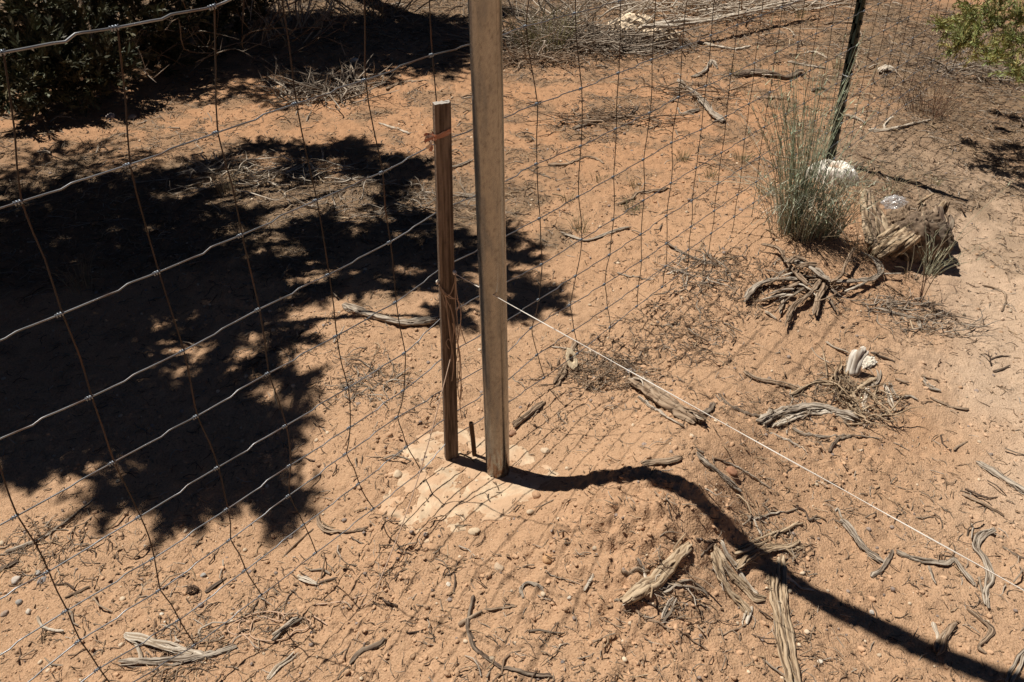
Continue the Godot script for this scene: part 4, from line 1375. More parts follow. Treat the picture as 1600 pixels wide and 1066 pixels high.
		["stick", "grey stick above the thick dark branch", "stick", [1230, 97, 1258, 102, 1290, 107], 0.007, 0.004, "grey", 1],
		["stick", "slanting stick left of the fence post's upper part", "stick", [1256, 84, 1274, 82, 1294, 92], 0.007, 0.004, "pale", 1],
		["stick", "long brown stick left of the fence post near the top", "stick", [1288, 38, 1310, 34, 1338, 36], 0.011, 0.008, "brown", 1],
		["stick", "dark stick behind the tall shrub's tip", "stick", [1270, 143, 1280, 138, 1293, 140], 0.008, 0.005, "dark", 1],
		["stick", "brown log end at the left below the thick dark branch", "branch", [1184, 154, 1206, 153, 1222, 155], 0.010, 0.008, "brown", 1],
		["stick", "pale forked twig on sand right of the fence post", "stick", [1356, 204, 1384, 204, 1410, 198, 1432, 193, 1456, 187], 0.006, 0.003, "pale", 1],
		["stick", "upright tip of the pale forked twig", "stick", [1383, 203, 1383, 194, 1396, 182], 0.004, 0.002, "pale", 1],
		["stick", "curved twig close to the fence post's right side", "stick", [1320, 181, 1338, 184, 1352, 194], 0.006, 0.004, "grey", 1],
		["wood_stump", "small bleached stump with a pale top beyond the fence post", "stump", [1374, 112, 1384, 108, 1396, 110], 0.020, 0.016, "pale", 4],
		["stick", "grey stick seen between the stake and the pole", "stick", [702, 262, 720, 259, 740, 250], 0.008, 0.005, "grey", 2],
		["wood_splinter", "split board leaning at the pole's right side on the sand", "wood", [800, 668, 816, 655, 834, 640, 852, 626], 0.007, 0.005, "brown", 2],
		["wood_plank", "narrow tan plank behind the bottom wire right of the pole", "wood", [868, 602, 878, 582, 888, 560, 900, 534], 0.008, 0.006, "brown", 2],
		["stick", "pale twig crossing behind the string at the fence foot", "stick", [862, 543, 888, 546, 912, 550, 936, 553], 0.003, 0.002, "pale", 1],
		["stick", "curved brown root on sand below the left wires", "root", [496, 806, 499, 820, 512, 829, 532, 833, 552, 832, 574, 826], 0.0042, 0.003, "brown", 2],
		["stick", "thin straight twig under the bottom wire at lower left", "stick", [441, 872, 464, 850, 490, 828], 0.002, 0.002, "brown", 1],
		["wood_splinter", "small pale broken stick right above the twine coil", "wood", [466, 903, 480, 908, 496, 914], 0.005, 0.004, "pale", 2],
		["stick", "dark stick right of the small pale broken stick", "stick", [496, 914, 512, 908, 528, 902], 0.003, 0.002, "dark", 1],
		["stick", "small stick on the orange sand right of the twig heap", "stick", [526, 150, 548, 146, 574, 136], 0.010, 0.007, "pale", 2],
		["stick", "dark stub pointing up from the twig heap", "stick", [508, 116, 520, 111, 532, 105], 0.010, 0.008, "dark", 1],
		["stick", "branched dark twig right of the twig heap", "stick", [604, 140, 620, 133, 640, 128, 668, 126], 0.007, 0.004, "brown", 1],
		["stick", "thin straight twig far behind the stake's left side", "stick", [592, 194, 614, 200, 640, 209], 0.004, 0.003, "pale", 1],
		["root_piece", "half buried root at the foot of the dug heap's far side", "root", [1366, 482, 1398, 489, 1432, 500, 1438, 512], 0.006, 0.005, "grey", 3],
		["stick", "dark root arching right of the small thin shrub", "root", [1450, 500, 1472, 491, 1486, 494, 1500, 506], 0.006, 0.003, "brown", 1],
		["stick", "thin twig in bare sand above the white string, far right", "stick", [1488, 704, 1500, 698, 1512, 692], 0.003, 0.002, "brown", 1],
		["stick", "small brown stick on pale sand at right, above the two thin twigs", "stick", [1440, 586, 1452, 592, 1468, 596], 0.0035, 0.004, "brown", 2],
		["stick", "dark lone twig on the trodden sand at right", "stick", [1548, 562, 1562, 558, 1578, 556], 0.003, 0.002, "dark", 1],
		["stick", "twig with a forked dark tip under the dark lone twig", "stick", [1552, 580, 1566, 576, 1578, 571], 0.003, 0.002, "dark", 1],
		["stick", "slanting grey twig pair below the white stump's right roots", "stick", [1440, 590, 1454, 606, 1470, 612], 0.005, 0.004, "grey", 2],
		["stick", "wavy brown twig below the slanting grey pair", "stick", [1454, 622, 1474, 632, 1494, 638, 1516, 640], 0.004, 0.003, "brown", 1],
		["stick", "small dark twig beside the shaded sticks at far left", "stick", [102, 938, 118, 928, 140, 916], 0.003, 0.0025, "brown", 1],
		["stick", "white crooked twig on sand at lower left", "stick", [58, 964, 66, 980, 78, 986, 98, 988], 0.0028, 0.002, "pale", 1],
	]:
		stick(r[0], r[1], r[2], r[3], r[4], r[5], r[6], r[7], 0.14 if (r[1] as String).begins_with("long pale branch") else -1.0)
	# the bared root crown in the bank
	var at := spot(1280, 432)
	var t := thing("gnarled_root", "gnarled bared root stock with many twisted arms in the sand bank", "root", at)
	for r in [
		[[1190, 382, 1204, 384, 1216, 390, 1230, 410, 1248, 431, 1262, 446], 0.007, 0.010, "grey", 2, 0.03],
		[[1226, 408, 1246, 412, 1266, 419, 1281, 431, 1298, 441], 0.018, 0.012, "grey", 6, 0.035],
		[[1297, 442, 1313, 431, 1322, 412, 1334, 386], 0.007, 0.005, "brown", 1, 0.05],
		[[1296, 442, 1330, 440, 1364, 436, 1376, 422, 1364, 406, 1344, 395], 0.012, 0.006, "grey", 3, 0.018],
		[[1282, 434, 1266, 460, 1241, 478, 1226, 510], 0.010, 0.006, "grey", 4, 0.022],
		[[1252, 442, 1219, 455, 1200, 468, 1182, 472], 0.009, 0.006, "grey", 4, 0.015],
		[[1248, 437, 1208, 438, 1180, 448, 1162, 472], 0.009, 0.006, "grey", 4, 0.02],
		[[1276, 413, 1262, 414, 1246, 420], 0.009, 0.011, "grey", 2, 0.05],
		[[1290, 432, 1286, 450, 1276, 470, 1274, 494], 0.010, 0.006, "brown", 3, 0.02],
		[[1222, 468, 1222, 480, 1218, 490], 0.005, 0.004, "pale", 1, 0.012],
		[[1196, 486, 1206, 494, 1214, 500], 0.004, 0.003, "pale", 1, 0.006],
		[[1320, 456, 1350, 444, 1372, 430, 1408, 428], 0.004, 0.003, "pale", 1, 0.02],
		[[1262, 408, 1244, 404, 1232, 412], 0.008, 0.010, "brown", 2, 0.055],
	]:
		stick("root_arm", "", "", r[0], float(r[1]) * 0.9, float(r[2]) * 0.85, "brown" if r[3] == "grey" and rng.randf() < 0.45 else r[3], r[4], r[5], t)
	for k in 26:
		var a := rng.randf_range(0, TAU)
		var x0 := 1275.0 + rng.randf_range(-50, 40)
		var y0 := 438.0 + rng.randf_range(-22, 26)
		var lx := rng.randf_range(12, 42) * (1.0 if rng.randf() < 0.4 else -1.0)
		var ly := rng.randf_range(2, 26)
		stick("rootlet", "", "", [x0, y0, x0 + lx * 0.5, y0 + ly * 0.35 + rng.randf_range(-4, 4), x0 + lx, y0 + ly], rng.randf_range(0.002, 0.0045), 0.0015, ["grey", "brown", "pale", "dark"][k % 4], 1, rng.randf_range(0.004, 0.03), t)
	# bleached stub and flake
	var b0 := spot(1330, 585)
	t = thing("bleached_stump", "white bleached wood stub standing among shredded roots", "stump", b0)
	for q in 4:
		var mb := MB.new()
		var o := Vector3(0.008 * (q - 1.5), 0, 0.006 * (q % 2))
		wood(mb, smooth_path([o, o + Vector3(0.012, 0.045, -0.02), o + Vector3(0.027 + 0.003 * q, 0.085 - 0.012 * absf(q - 1.5), -0.035)], 0.006), 0.011, 0.008, "white", 200 + q, 0.7, 0.35)
		part("wood_fibre", mb.mesh(), M.bleached, t)
	var bone := lone("white_flake", rough_lump(Vector3(0.062, 0.008, 0.036), 31, Color(0.68, 0.62, 0.53), 0.6), M.stone, "thin white flake lying right below the bleached stub", "flake")
	bone.position = spot(1353, 569) + Vector3(0, 0.008, 0)
	bone.rotation = Vector3(0.35, 0.5, 0.1)
	# knot-holed board end
	t = thing("knot_board", "pale board end with a round dark knot hole right of the pole", "wood", spot(892, 574))
	var km := MB.new()
	var rows := []
	var cols := []
	for k in 9:
		var row := PackedVector3Array()
		var cc := PackedColorArray()
		for s in 28:
			var a := TAU * s / 28.0
			var inner := k / 8.0
			var ro := 0.017 * (1.0 + 0.28 * n_grain.get_noise_2d(cos(a) * 2.0, sin(a) * 2.0) + 0.18 * absf(sin(a)))
			var r := lerpf(0.0042, ro, sin(PI * inner * 0.5))
			var y := 0.004 * pow(sin(PI * minf(inner, 0.999)), 0.22) + 0.0015 * n_grain.get_noise_2d(a * 3.0, inner * 6.0) - (0.01 if k == 0 else 0.0)
			row.append(Vector3(cos(a) * r * 0.8, y + 0.004, sin(a) * r * 1.35))
			var g := 1.0 + 0.3 * n_grain.get_noise_2d(cos(a) * r * 600.0, 5.0)
			cc.append(Color(0.62 * g, 0.51 * g, 0.36 * g) if k > 0 else Color(0.06, 0.035, 0.02))
		rows.append(row)
		cols.append(cc)
	km.sheet(rows, cols, false, Vector3.UP)
	var board := part("board", km.mesh(), M.wood, t)
	board.rotation = Vector3(0.75, 0.3, 0)
	board.position.y = 0.03
	board.scale = Vector3(1.25, 1.25, 1.25)
	var hm := MB.new()
	tube(hm, PackedVector3Array([Vector3(0, -0.01, 0), Vector3(0, 0.003, 0)]), 0.0042, 0.0045, 12, Color(0.04, 0.025, 0.018), true)
	var hole := part("knot_hole", hm.mesh(), M.wood, t)
	hole.transform = board.transform
	var tuftm := lone("plastic_scrap", rough_lump(Vector3(0.026, 0.012, 0.018), 77, Color(0.85, 0.84, 0.82), 0.8), M.clear, "small whitish crumpled scrap at the upper end of the half buried log", "plastic scrap")
	tuftm.position = spot(986, 580, 0.008)
	# pine cone
	var pc := spot(302, 925)
	t = thing("pine_cone", "small dark open pine cone lying on sand at lower left", "pine cone", pc)
	var scale_m := BoxMesh.new()
	scale_m.size = Vector3(0.0085, 0.0022, 0.009)
	for k in 34:
		var u := k / 33.0
		var a := k * 2.4
		var r := 0.0095 * sin(PI * (0.12 + 0.8 * u))
		var o := part("scale", scale_m, M.cone, t)
		o.position = Vector3((u - 0.5) * 0.023, 0.008 + r * sin(a), r * cos(a))
		o.rotation = Vector3(a, 0, 0.7)
		o.scale = Vector3.ONE * 0.75


func build_stones() -> void:
	var grey := Color(0.36, 0.34, 0.32)
	var white := Color(0.68, 0.62, 0.53)
	var tan := Color(0.46, 0.32, 0.20)
	for r in [
		["pale square stone near the left edge", 25, 908, 0.026, 0.012, 0.022, Color(0.50, 0.44, 0.39)],
		["round grey pebble right of the square stone", 60, 896, 0.017, 0.010, 0.015, grey],
		["long reddish pebble above the grey one at far left", 44, 892, 0.02, 0.012, 0.018, tan],
		["flat dark grey stone under the second wire at far left", 66, 908, 0.026, 0.009, 0.018, Color(0.27, 0.25, 0.25)],
		["oval pale pebble below the square stone", 45, 957, 0.016, 0.010, 0.014, Color(0.55, 0.49, 0.42)],
		["grey pebble between the square and the oval stone", 30, 942, 0.016, 0.012, 0.016, grey],
		["brownish stone at the left edge below the square stone", 8, 960, 0.022, 0.012, 0.016, Color(0.33, 0.25, 0.20)],
		["whitish upright chip just below the tree shade at left", 229, 858, 0.010, 0.022, 0.010, Color(0.60, 0.55, 0.47)],
		["small white chip near the pine cone", 253, 961, 0.011, 0.009, 0.011, white],
		["second white chip below the first near the pine cone", 257, 974, 0.010, 0.008, 0.010, white],
		["grey pebble above the pine cone at lower left", 318, 900, 0.016, 0.010, 0.014, grey],
		["flat round sandy stone below the concrete", 779, 888, 0.034, 0.014, 0.028, Color(0.47, 0.36, 0.26)],
		["pale angular chip left below the flat round stone", 700, 915, 0.017, 0.010, 0.014, Color(0.62, 0.56, 0.48)],
		["rounded orange stone in open sand below the shadow", 856, 876, 0.030, 0.020, 0.026, Color(0.48, 0.29, 0.155)],
		["white pebble right of the small arched root", 890, 935, 0.012, 0.009, 0.010, white],
		["yellowish pebble below the white one in open sand", 883, 952, 0.012, 0.008, 0.010, Color(0.58, 0.44, 0.28)],
		["red brown stone behind the grey splinter by the string", 1142, 740, 0.034, 0.024, 0.028, Color(0.34, 0.18, 0.11)],
		["orange clod at the lower edge of the shadow's crest", 1034, 776, 0.022, 0.014, 0.018, Color(0.42, 0.20, 0.09)],
		["small red stone at the pole's right foot", 800, 678, 0.026, 0.016, 0.020, Color(0.40, 0.24, 0.16)],
		["white stone in the shade edge far behind at left", 553, 97, 0.07, 0.035, 0.05, white],
		["grey stone under the dark bush at upper left", 173, 184, 0.06, 0.035, 0.05, Color(0.38, 0.33, 0.32)],
		["pale stone right of the grey one under the dark bush", 206, 184, 0.05, 0.02, 0.04, Color(0.56, 0.46, 0.36)],
		["tan boulder left of the twig heap behind the fence", 437, 145, 0.13, 0.06, 0.09, Color(0.46, 0.29, 0.17)],
		["white chip in the sand right of the plank", 1281, 1035, 0.013, 0.008, 0.010, white],
		["greyish pebble in the pole's shadow right of the plank", 1362, 958, 0.014, 0.008, 0.011, Color(0.55, 0.50, 0.45)],
		["tiny white pebble below the frayed splinter", 993, 981, 0.008, 0.006, 0.007, white],
		["flat ochre chip left of the tiny white pebble", 955, 984, 0.016, 0.006, 0.014, Color(0.56, 0.39, 0.22)],
		["dark pebble in the sand at bottom middle", 879, 1036, 0.011, 0.007, 0.009, Color(0.18, 0.16, 0.16)],
		["tan pebble beside the twigs at the foot of the fence", 948, 594, 0.018, 0.014, 0.016, Color(0.50, 0.33, 0.20)],
		["grey pebble in the sunlit sand below the tree shade", 560, 632, 0.015, 0.010, 0.013, Color(0.30, 0.24, 0.21)],
		["pale concrete chunk at the left rim of the patch round the pole", 622, 742, 0.03, 0.016, 0.024, Color(0.58, 0.46, 0.33)],
		["pale concrete chunk in the middle of the patch's lower rim", 742, 832, 0.034, 0.016, 0.026, Color(0.56, 0.44, 0.31)],
		["small concrete crumb right of the patch's lower rim", 828, 802, 0.022, 0.013, 0.018, Color(0.54, 0.42, 0.30)],
		["concrete crumb on the patch right of the pole's foot", 852, 706, 0.03, 0.014, 0.022, Color(0.56, 0.44, 0.32)],
		["brown clod touching the pole's shadow where it starts to rise", 838, 776, 0.026, 0.018, 0.022, Color(0.46, 0.29, 0.18)],
		["pale flat chip in sand above the white string at right", 1346, 704, 0.016, 0.005, 0.008, Color(0.60, 0.51, 0.40)],
	]:
		stone(r[0], r[1], r[2], Vector3(r[3], r[4], r[5]), r[6])
	var rock := stone("jagged pale sandstone rock half covered by dead branches at the top", 985, 58, Vector3(0.36, 0.17, 0.22), Color(0.66, 0.55, 0.40), "sandstone_rock", "rock", 0.2)
	rock.mesh = rough_lump(Vector3(0.34, 0.20, 0.22), 8, Color(0.64, 0.52, 0.385), 0.3)
	rock.rotation.y = 0.2
	var r2 := lone("sandstone_rock", rough_lump(Vector3(0.30, 0.14, 0.16), 15, Color(0.62, 0.50, 0.37), 0.3), M.stone, "flatter pale sandstone rock right beside the jagged one", "rock")
	r2.position = spot(1030, 66) + Vector3(0, 0.03, 0)
	# the little ring of root
	var ring := MB.new()
	var p := PackedVector3Array()
	for k in 15:
		var a := 0.3 + 4.6 * k / 14.0
		p.append(Vector3(cos(a) * 0.012, 0.004 + 0.003 * sin(a * 1.5), sin(a) * 0.007))
	tube(ring, p, 0.0025, 0.002, 7, Color(0.16, 0.115, 0.085))
	lone("root_ring", ring.mesh(), M.wood, "small curled dark root ring on the heap below the shadow", "root").position = spot(887, 848)


func build_trees() -> void:
	var sp := spray_mesh(0.12, 34, 0.042, 0.0058, 1.0)
	var fine := spray_mesh(0.15, 34, 0.05, 0.0030, 0.9)
	var broad := spray_mesh(0.09, 30, 0.022, 0.0026, 1.2)
	# the tree whose shade lies behind the fence: its crown stands between the sun and these places
	var b1 := []
	for r in [
		[20, 355, 0.22], [110, 312, 0.2], [190, 296, 0.2], [270, 280, 0.16], [340, 260, 0.14], [300, 330, 0.16], [60, 420, 0.24], [170, 400, 0.24], [270, 400, 0.2], [350, 400, 0.14], [40, 520, 0.22], [140, 500, 0.22],
		[240, 480, 0.18], [340, 480, 0.17], [40, 610, 0.2], [140, 600, 0.2], [240, 620, 0.14], [330, 600, 0.13], [60, 690, 0.12], [160, 690, 0.13], [260, 690, 0.13], [350, 690, 0.12], [420, 690, 0.09],
		[230, 760, 0.09], [320, 760, 0.10], [400, 760, 0.09], [450, 660, 0.06], [440, 790, 0.05], [410, 570, 0.08], [460, 600, 0.05], [420, 480, 0.11], [455, 530, 0.07], [430, 420, 0.13], [480, 370, 0.12], [540, 380, 0.10], [600, 400, 0.09],
		[640, 345, 0.07], [610, 320, 0.05], [670, 400, 0.08], [700, 370, 0.06], [560, 440, 0.06], [640, 440, 0.05], [740, 400, 0.06], [785, 370, 0.07], [810, 400, 0.07], [780, 430, 0.05], [820, 455, 0.06], [800, 485, 0.05], [850, 470, 0.04], [720, 460, 0.04],
		[410, 230, 0.12], [480, 240, 0.12], [550, 225, 0.08], [560, 250, 0.08], [620, 250, 0.07], [640, 270, 0.08], [590, 275, 0.06], [470, 275, 0.08], [700, 500, 0.035], [170, 780, 0.05], [280, 800, 0.05], [500, 460, 0.06], [20, 740, 0.03], [380, 340, 0.09], [-60, 400, 0.3], [-60, 560, 0.25], [-40, 680, 0.15], [-100, 350, 0.25],
	[100, 350, 0.2], [200, 345, 0.2], [290, 380, 0.18], [90, 470, 0.22], [200, 450, 0.22], [300, 440, 0.18], [100, 560, 0.2], [200, 545, 0.16], [100, 650, 0.14], [200, 640, 0.14], [300, 650, 0.12], [370, 640, 0.1], [370, 520, 0.1], [20, 460, 0.2], [390, 440, 0.11], [300, 720, 0.1], [370, 730, 0.09], [500, 350, 0.1], [560, 395, 0.1], [620, 380, 0.09], [660, 392, 0.08], [690, 425, 0.07], [590, 420, 0.08], [660, 350, 0.06], [470, 262, 0.09], [520, 240, 0.09], [560, 262, 0.08], [620, 285, 0.07], [655, 262, 0.07], [560, 235, 0.07], [520, 400, 0.08], [600, 360, 0.07], [700, 420, 0.06],
	]:
		var g := spot(r[0], r[1])
		var h := rng.randf_range(1.75, 2.9)
		var rad: float = r[2]
		rad *= 0.86
		b1.append([g - sun_dir * (h / -sun_dir.y), rad, int(28 + 2100 * rad * rad), 0.22 + rad * 0.6])
	for k in 26:
		b1.append([Vector3(rng.randf_range(-4.6, -3.0), rng.randf_range(1.6, 3.6), rng.randf_range(-4.4, -1.8)), 0.32, 110, 0.1])
	tree("juniper_tree", "juniper standing out of view at left whose shade covers the sand", Vector3(-3.5, 0, -2.9), Vector3(-3.0, 2.3, -2.95), 0.14, b1, 2, sp, M.leaf, Color(0.085, 0.10, 0.045))
	# the dense tree at upper left, its skirt almost on the ground
	var b2 := []
	for r in [
		[30, 20, 5.3, 0.30], [110, 10, 5.4, 0.30], [190, 0, 5.5, 0.28], [20, 90, 5.05, 0.22], [90, 80, 5.05, 0.24], [150, 60, 5.2, 0.22], [230, 30, 5.5, 0.24], [130, 118, 4.95, 0.14], [60, 128, 4.9, 0.14], [290, 20, 5.8, 0.22], [340, 40, 5.9, 0.18], [250, 75, 5.6, 0.14], [160, 105, 5.0, 0.12], [10, 140, 4.85, 0.12], [370, 10, 6.0, 0.2],
	]:
		var d := ray(r[0], r[1])
		b2.append([EYE + d * (float(r[2]) / Vector2(d.x, d.z).length()), r[3], int(26 + 700 * float(r[3]) * float(r[3])), 0.05])
	for k in 62:
		var d := Vector3(rng.randfn(), rng.randfn(), rng.randfn()).normalized() * pow(rng.randf(), 0.35)
		b2.append([Vector3(-3.15, 2.0, -6.3) + d * Vector3(1.75, 1.5, 1.15), 0.36, 110, 0.1])
	tree("juniper_tree", "dark dense juniper at the upper left with branches down to the sand", Vector3(-3.2, 0, -6.6), Vector3(-3.1, 2.2, -6.4), 0.15, b2, 4, sp, M.leaf, Color(0.085, 0.085, 0.05))
	var b3 := []
	for k in 64:
		var d := Vector3(rng.randfn(), rng.randfn(), rng.randfn()).normalized() * pow(rng.randf(), 0.4)
		b3.append([Vector3(-1.95, 2.5, -6.6) + d * Vector3(0.95, 0.8, 0.8), 0.28, 95, 0.12])
	for r in [[560, 95, 0.12], [640, 90, 0.13], [700, 85, 0.12], [620, 70, 0.14], [540, 60, 0.16], [680, 60, 0.14], [740, 50, 0.16], [600, 30, 0.2], [790, 20, 0.16], [850, -6, 0.16], [930, -14, 0.14], [240, 130, 0.10], [300, 110, 0.16], [380, 100, 0.18], [440, 90, 0.16], [120, 170, 0.1], [60, 165, 0.1]]:
		var g := spot(r[0], r[1])
		b3.append([g - sun_dir * (rng.randf_range(1.9, 2.8) / -sun_dir.y), r[2], int(25 + 1300 * float(r[2]) * float(r[2])), 0.3])
	tree("juniper_tree", "juniper beyond the top edge that shades the ground behind the dead brush", Vector3(-1.3, 0, -7.6), Vector3(-1.4, 2.5, -6.9), 0.12, b3, 4, sp, M.leaf, Color(0.06, 0.08, 0.04))
	# the low green limb at upper right
	var b4 := []
	for r in [[1500, 62, 4.55, 0.10], [1530, 70, 4.5, 0.11], [1560, 30, 4.6, 0.14], [1590, 60, 4.5, 0.12], [1525, 30, 4.75, 0.12], [1480, 34, 4.9, 0.09], [1560, 85, 4.4, 0.09], [1600, 20, 4.6, 0.15], [1540, 5, 4.8, 0.14], [1590, 105, 4.3, 0.09], [1620, 90, 4.35, 0.12], [1512, 48, 4.65, 0.1], [1640, 40, 4.5, 0.2], [1680, 90, 4.3, 0.2], [1660, 150, 4.1, 0.12]]:
		var d := ray(r[0], r[1])
		b4.append([EYE + d * (float(r[2]) / Vector2(d.x, d.z).length()), r[3], int(14 + 900 * float(r[3]) * float(r[3])), 0.02])
	for k in 40:
		var d := Vector3(rng.randfn(), rng.randfn(), rng.randfn()).normalized() * pow(rng.randf(), 0.4)
		b4.append([Vector3(4.1, 1.5, -5.0) + d * Vector3(1.0, 1.1, 1.0), 0.28, 90, 0.05])
	for r in [[1560, 178, 0.05], [1590, 186, 0.07], [1585, 230, 0.08], [1560, 232, 0.06], [1610, 245, 0.1], [1570, 205, 0.04]]:
		var g := spot(r[0], r[1])
		b4.append([g - sun_dir * (rng.randf_range(0.9, 1.5) / -sun_dir.y), r[2], int(25 + 2500 * float(r[2]) * float(r[2])), 0.12])
	tree("juniper_tree", "bright green low juniper limb reaching in at the upper right corner", Vector3(4.2, -0.1, -5.1), Vector3(4.1, 1.5, -5.0), 0.11, b4, 3, broad, M.leaf, Color(0.24, 0.26, 0.10))
	var unused := fine


# how much small litter lies at a place, 0..1
func litter(x: float, z: float) -> float:
	var d := 0.10 + 0.30 * clampf(n_broad.get_noise_2d(x * 2.7 + 3.0, z * 2.7) + 0.15, 0.0, 1.0)
	d = maxf(d, duffness(x, z))
	for r in PATCHES:
		var q: Vector2 = r[0]
		d = maxf(d, float(r[2]) * smoothstep(1.0, 0.2, Vector2(x, z).distance_to(q) / float(r[1])))
	return d


var PATCHES := []


func build_litter() -> void:
	for r in [[960, 570, 0.28, 0.9], [1060, 520, 0.3, 0.8], [1150, 440, 0.35, 0.8], [1250, 440, 0.3, 0.8], [1330, 620, 0.25, 0.8], [1420, 490, 0.25, 0.9], [1230, 650, 0.22, 0.6], [880, 660, 0.15, 0.4], [1050, 930, 0.16, 0.5], [1200, 840, 0.16, 0.6], [420, 960, 0.18, 0.5], [300, 1010, 0.2, 0.6], [60, 860, 0.2, 0.7], [560, 590, 0.25, 0.6], [430, 560, 0.3, 0.7], [960, 180, 0.5, 0.8], [900, 80, 0.8, 0.9], [1150, 40, 0.9, 0.9], [1400, 310, 0.4, 0.8], [1300, 200, 0.6, 0.6], [520, 130, 0.5, 0.6], [640, 640, 0.15, 0.4], [1460, 830, 0.2, 0.4]]:
		var p := spot(r[0], r[1])
		PATCHES.append([Vector2(p.x, p.z), r[2], r[3]])
	var tw := MB.new()
	tube(tw, PackedVector3Array([Vector3(-0.5, 0, 0), Vector3(-0.15, 0.05, 0.06), Vector3(0.2, 0.02, -0.03), Vector3(0.5, 0.03, 0.05)]), 0.034, 0.016, 4, Color.WHITE, true)
	var tw2 := MB.new()
	tube(tw2, PackedVector3Array([Vector3(-0.5, 0, 0), Vector3(-0.2, 0.08, 0.16), Vector3(0.15, 0.05, 0.14), Vector3(0.5, 0.0, -0.05)]), 0.03, 0.018, 4, Color.WHITE, true)
	tube(tw2, PackedVector3Array([Vector3(-0.1, 0.06, 0.15), Vector3(0.1, 0.14, 0.3)]), 0.018, 0.012, 3, Color.WHITE, true)
	# long thin forked twigs, lying flat
	var tw3 := MB.new()
	tube(tw3, PackedVector3Array([Vector3(-0.5, 0, 0), Vector3(-0.28, 0.01, 0.05), Vector3(-0.05, 0.02, 0.0), Vector3(0.2, 0.015, 0.08), Vector3(0.5, 0.0, 0.03)]), 0.017, 0.007, 4, Color.WHITE, true)
	tube(tw3, PackedVector3Array([Vector3(-0.05, 0.02, 0), Vector3(0.1, 0.035, -0.12), Vector3(0.3, 0.01, -0.17)]), 0.010, 0.005, 3, Color.WHITE, true)
	tube(tw3, PackedVector3Array([Vector3(0.2, 0.015, 0.08), Vector3(0.32, 0.04, 0.18), Vector3(0.42, 0.01, 0.21)]), 0.008, 0.004, 3, Color.WHITE, true)
	var lists := [[], [], []]
	var tints := [[], [], []]
	var flakes := []
	var ftint := []
	var peb := []
	var ptint := []
	var clod := []
	var ctint := []
	var tries := 0
	while tries < 400000:
		tries += 1
		var r := 0.75 + pow(rng.randf(), 1.25) * 7.4
		var a := rng.randf_range(-0.86, 0.86)
		var x := sin(a) * r
		var z := -cos(a) * r
		var near_pole := Vector2(x, z).distance_to(POLE) < 0.25
		var l := litter(x, z)
		var kind := rng.randf()
		if kind < 0.56:
			if rng.randf() > l * (0.35 if near_pole else 1.0):
				continue
			var s := (0.009 + 0.030 * pow(rng.randf(), 1.6)) * (1.0 + 0.12 * r + 0.16 * maxf(r - 2.6, 0.0)) * (1.9 if rng.randf() < 0.07 else 1.0)
			var y := ground(x, z) + s * 0.02
			var b := Basis(Vector3.UP, rng.randf_range(0, TAU)) * Basis(Vector3.FORWARD, rng.randf_range(-0.3, 0.3)) * Basis(Vector3.RIGHT, rng.randf_range(0, TAU))
			var th := rng.randf_range(0.7, 1.4)
			b = b * Basis.from_scale(Vector3(s, s * th, s * th))
			var w := rng.randi() % 2
			if l > 0.42 and rng.randf() < 0.07:
				w = 2
				s = rng.randf_range(0.05, 0.12) * (1.0 + 0.12 * maxf(r - 2.5, 0.0))
				b = Basis(Vector3.UP, rng.randf_range(0, TAU)) * Basis(Vector3.FORWARD, rng.randf_range(-0.1, 0.1)) * Basis.from_scale(Vector3(s, s, s))
				y = maxf(ground(x, z), coarse(x, z)) + s * 0.02
			lists[w].append(Transform3D(b, Vector3(x, y, z)))
			var pal: Array = WOODS[["grey", "brown", "dark", "brown", "grey", "tan"][rng.randi() % 6]]
			tints[w].append(pal[0].lerp(pal[rng.randi() % 3], rng.randf()))
		elif kind < 0.72:
			if rng.randf() > l * 1.1:
				continue
			var s := rng.randf_range(0.003, 0.009) * (1.0 + 0.12 * r)
			var b := Basis(Vector3.UP, rng.randf_range(0, TAU)) * Basis(Vector3.FORWARD, rng.randf_range(-0.5, 0.5)) * Basis.from_scale(Vector3(s, s, s * rng.randf_range(0.25, 0.7)))
			flakes.append(Transform3D(b, Vector3(x, ground(x, z) + s * 0.15, z)))
			var g := rng.randf_range(0.5, 1.3)
			ftint.append(Color(0.27 * g, 0.18 * g, 0.115 * g))
		elif kind < 0.81:
			if rng.randf() > 0.22:
				continue
			var s := 0.0020 + 0.0058 * pow(rng.randf(), 4.0)
			s *= 1.0 + 0.12 * r
			var b := Basis(Vector3.UP, rng.randf_range(0, TAU)) * Basis.from_scale(Vector3(s, s * rng.randf_range(0.5, 0.9), s * rng.randf_range(0.7, 1.1)))
			peb.append(Transform3D(b, Vector3(x, ground(x, z) + s * 0.15, z)))
			var q := rng.randf()
			var g := rng.randf_range(0.7, 1.15)
			ptint.append(Color(0.62 * g, 0.50 * g, 0.37 * g) if q < 0.3 else Color(0.50 * g, 0.33 * g, 0.21 * g) if q < 0.6 else Color(0.30 * g, 0.24 * g, 0.21 * g))
		else:
			var w := clampf(n_broad.get_noise_2d(x * 1.7 + 9.0, z * 1.7 - 4.0) + 0.45, 0.15, 1.0)
			if rng.randf() > w * 0.5:
				continue
			var s := 0.0022 + 0.0075 * pow(rng.randf(), 3.4)
			if near_pole:
				s *= 0.5
			var b := Basis(Vector3.UP, rng.randf_range(0, TAU)) * Basis.from_scale(Vector3(s, s * rng.randf_range(0.5, 0.8), s * rng.randf_range(0.7, 1.1)))
			clod.append(Transform3D(b, Vector3(x, ground(x, z) + s * 0.1, z)))
			var e := earth(x, z)
			var g := rng.randf_range(0.8, 1.12)
			ctint.append(Color(e.r * g, e.g * g, e.b * g))
	scatter("twig_litter", tw.mesh(), M.litter, lists[0], tints[0])
	scatter("twig_litter", tw2.mesh(), M.litter, lists[1], tints[1])
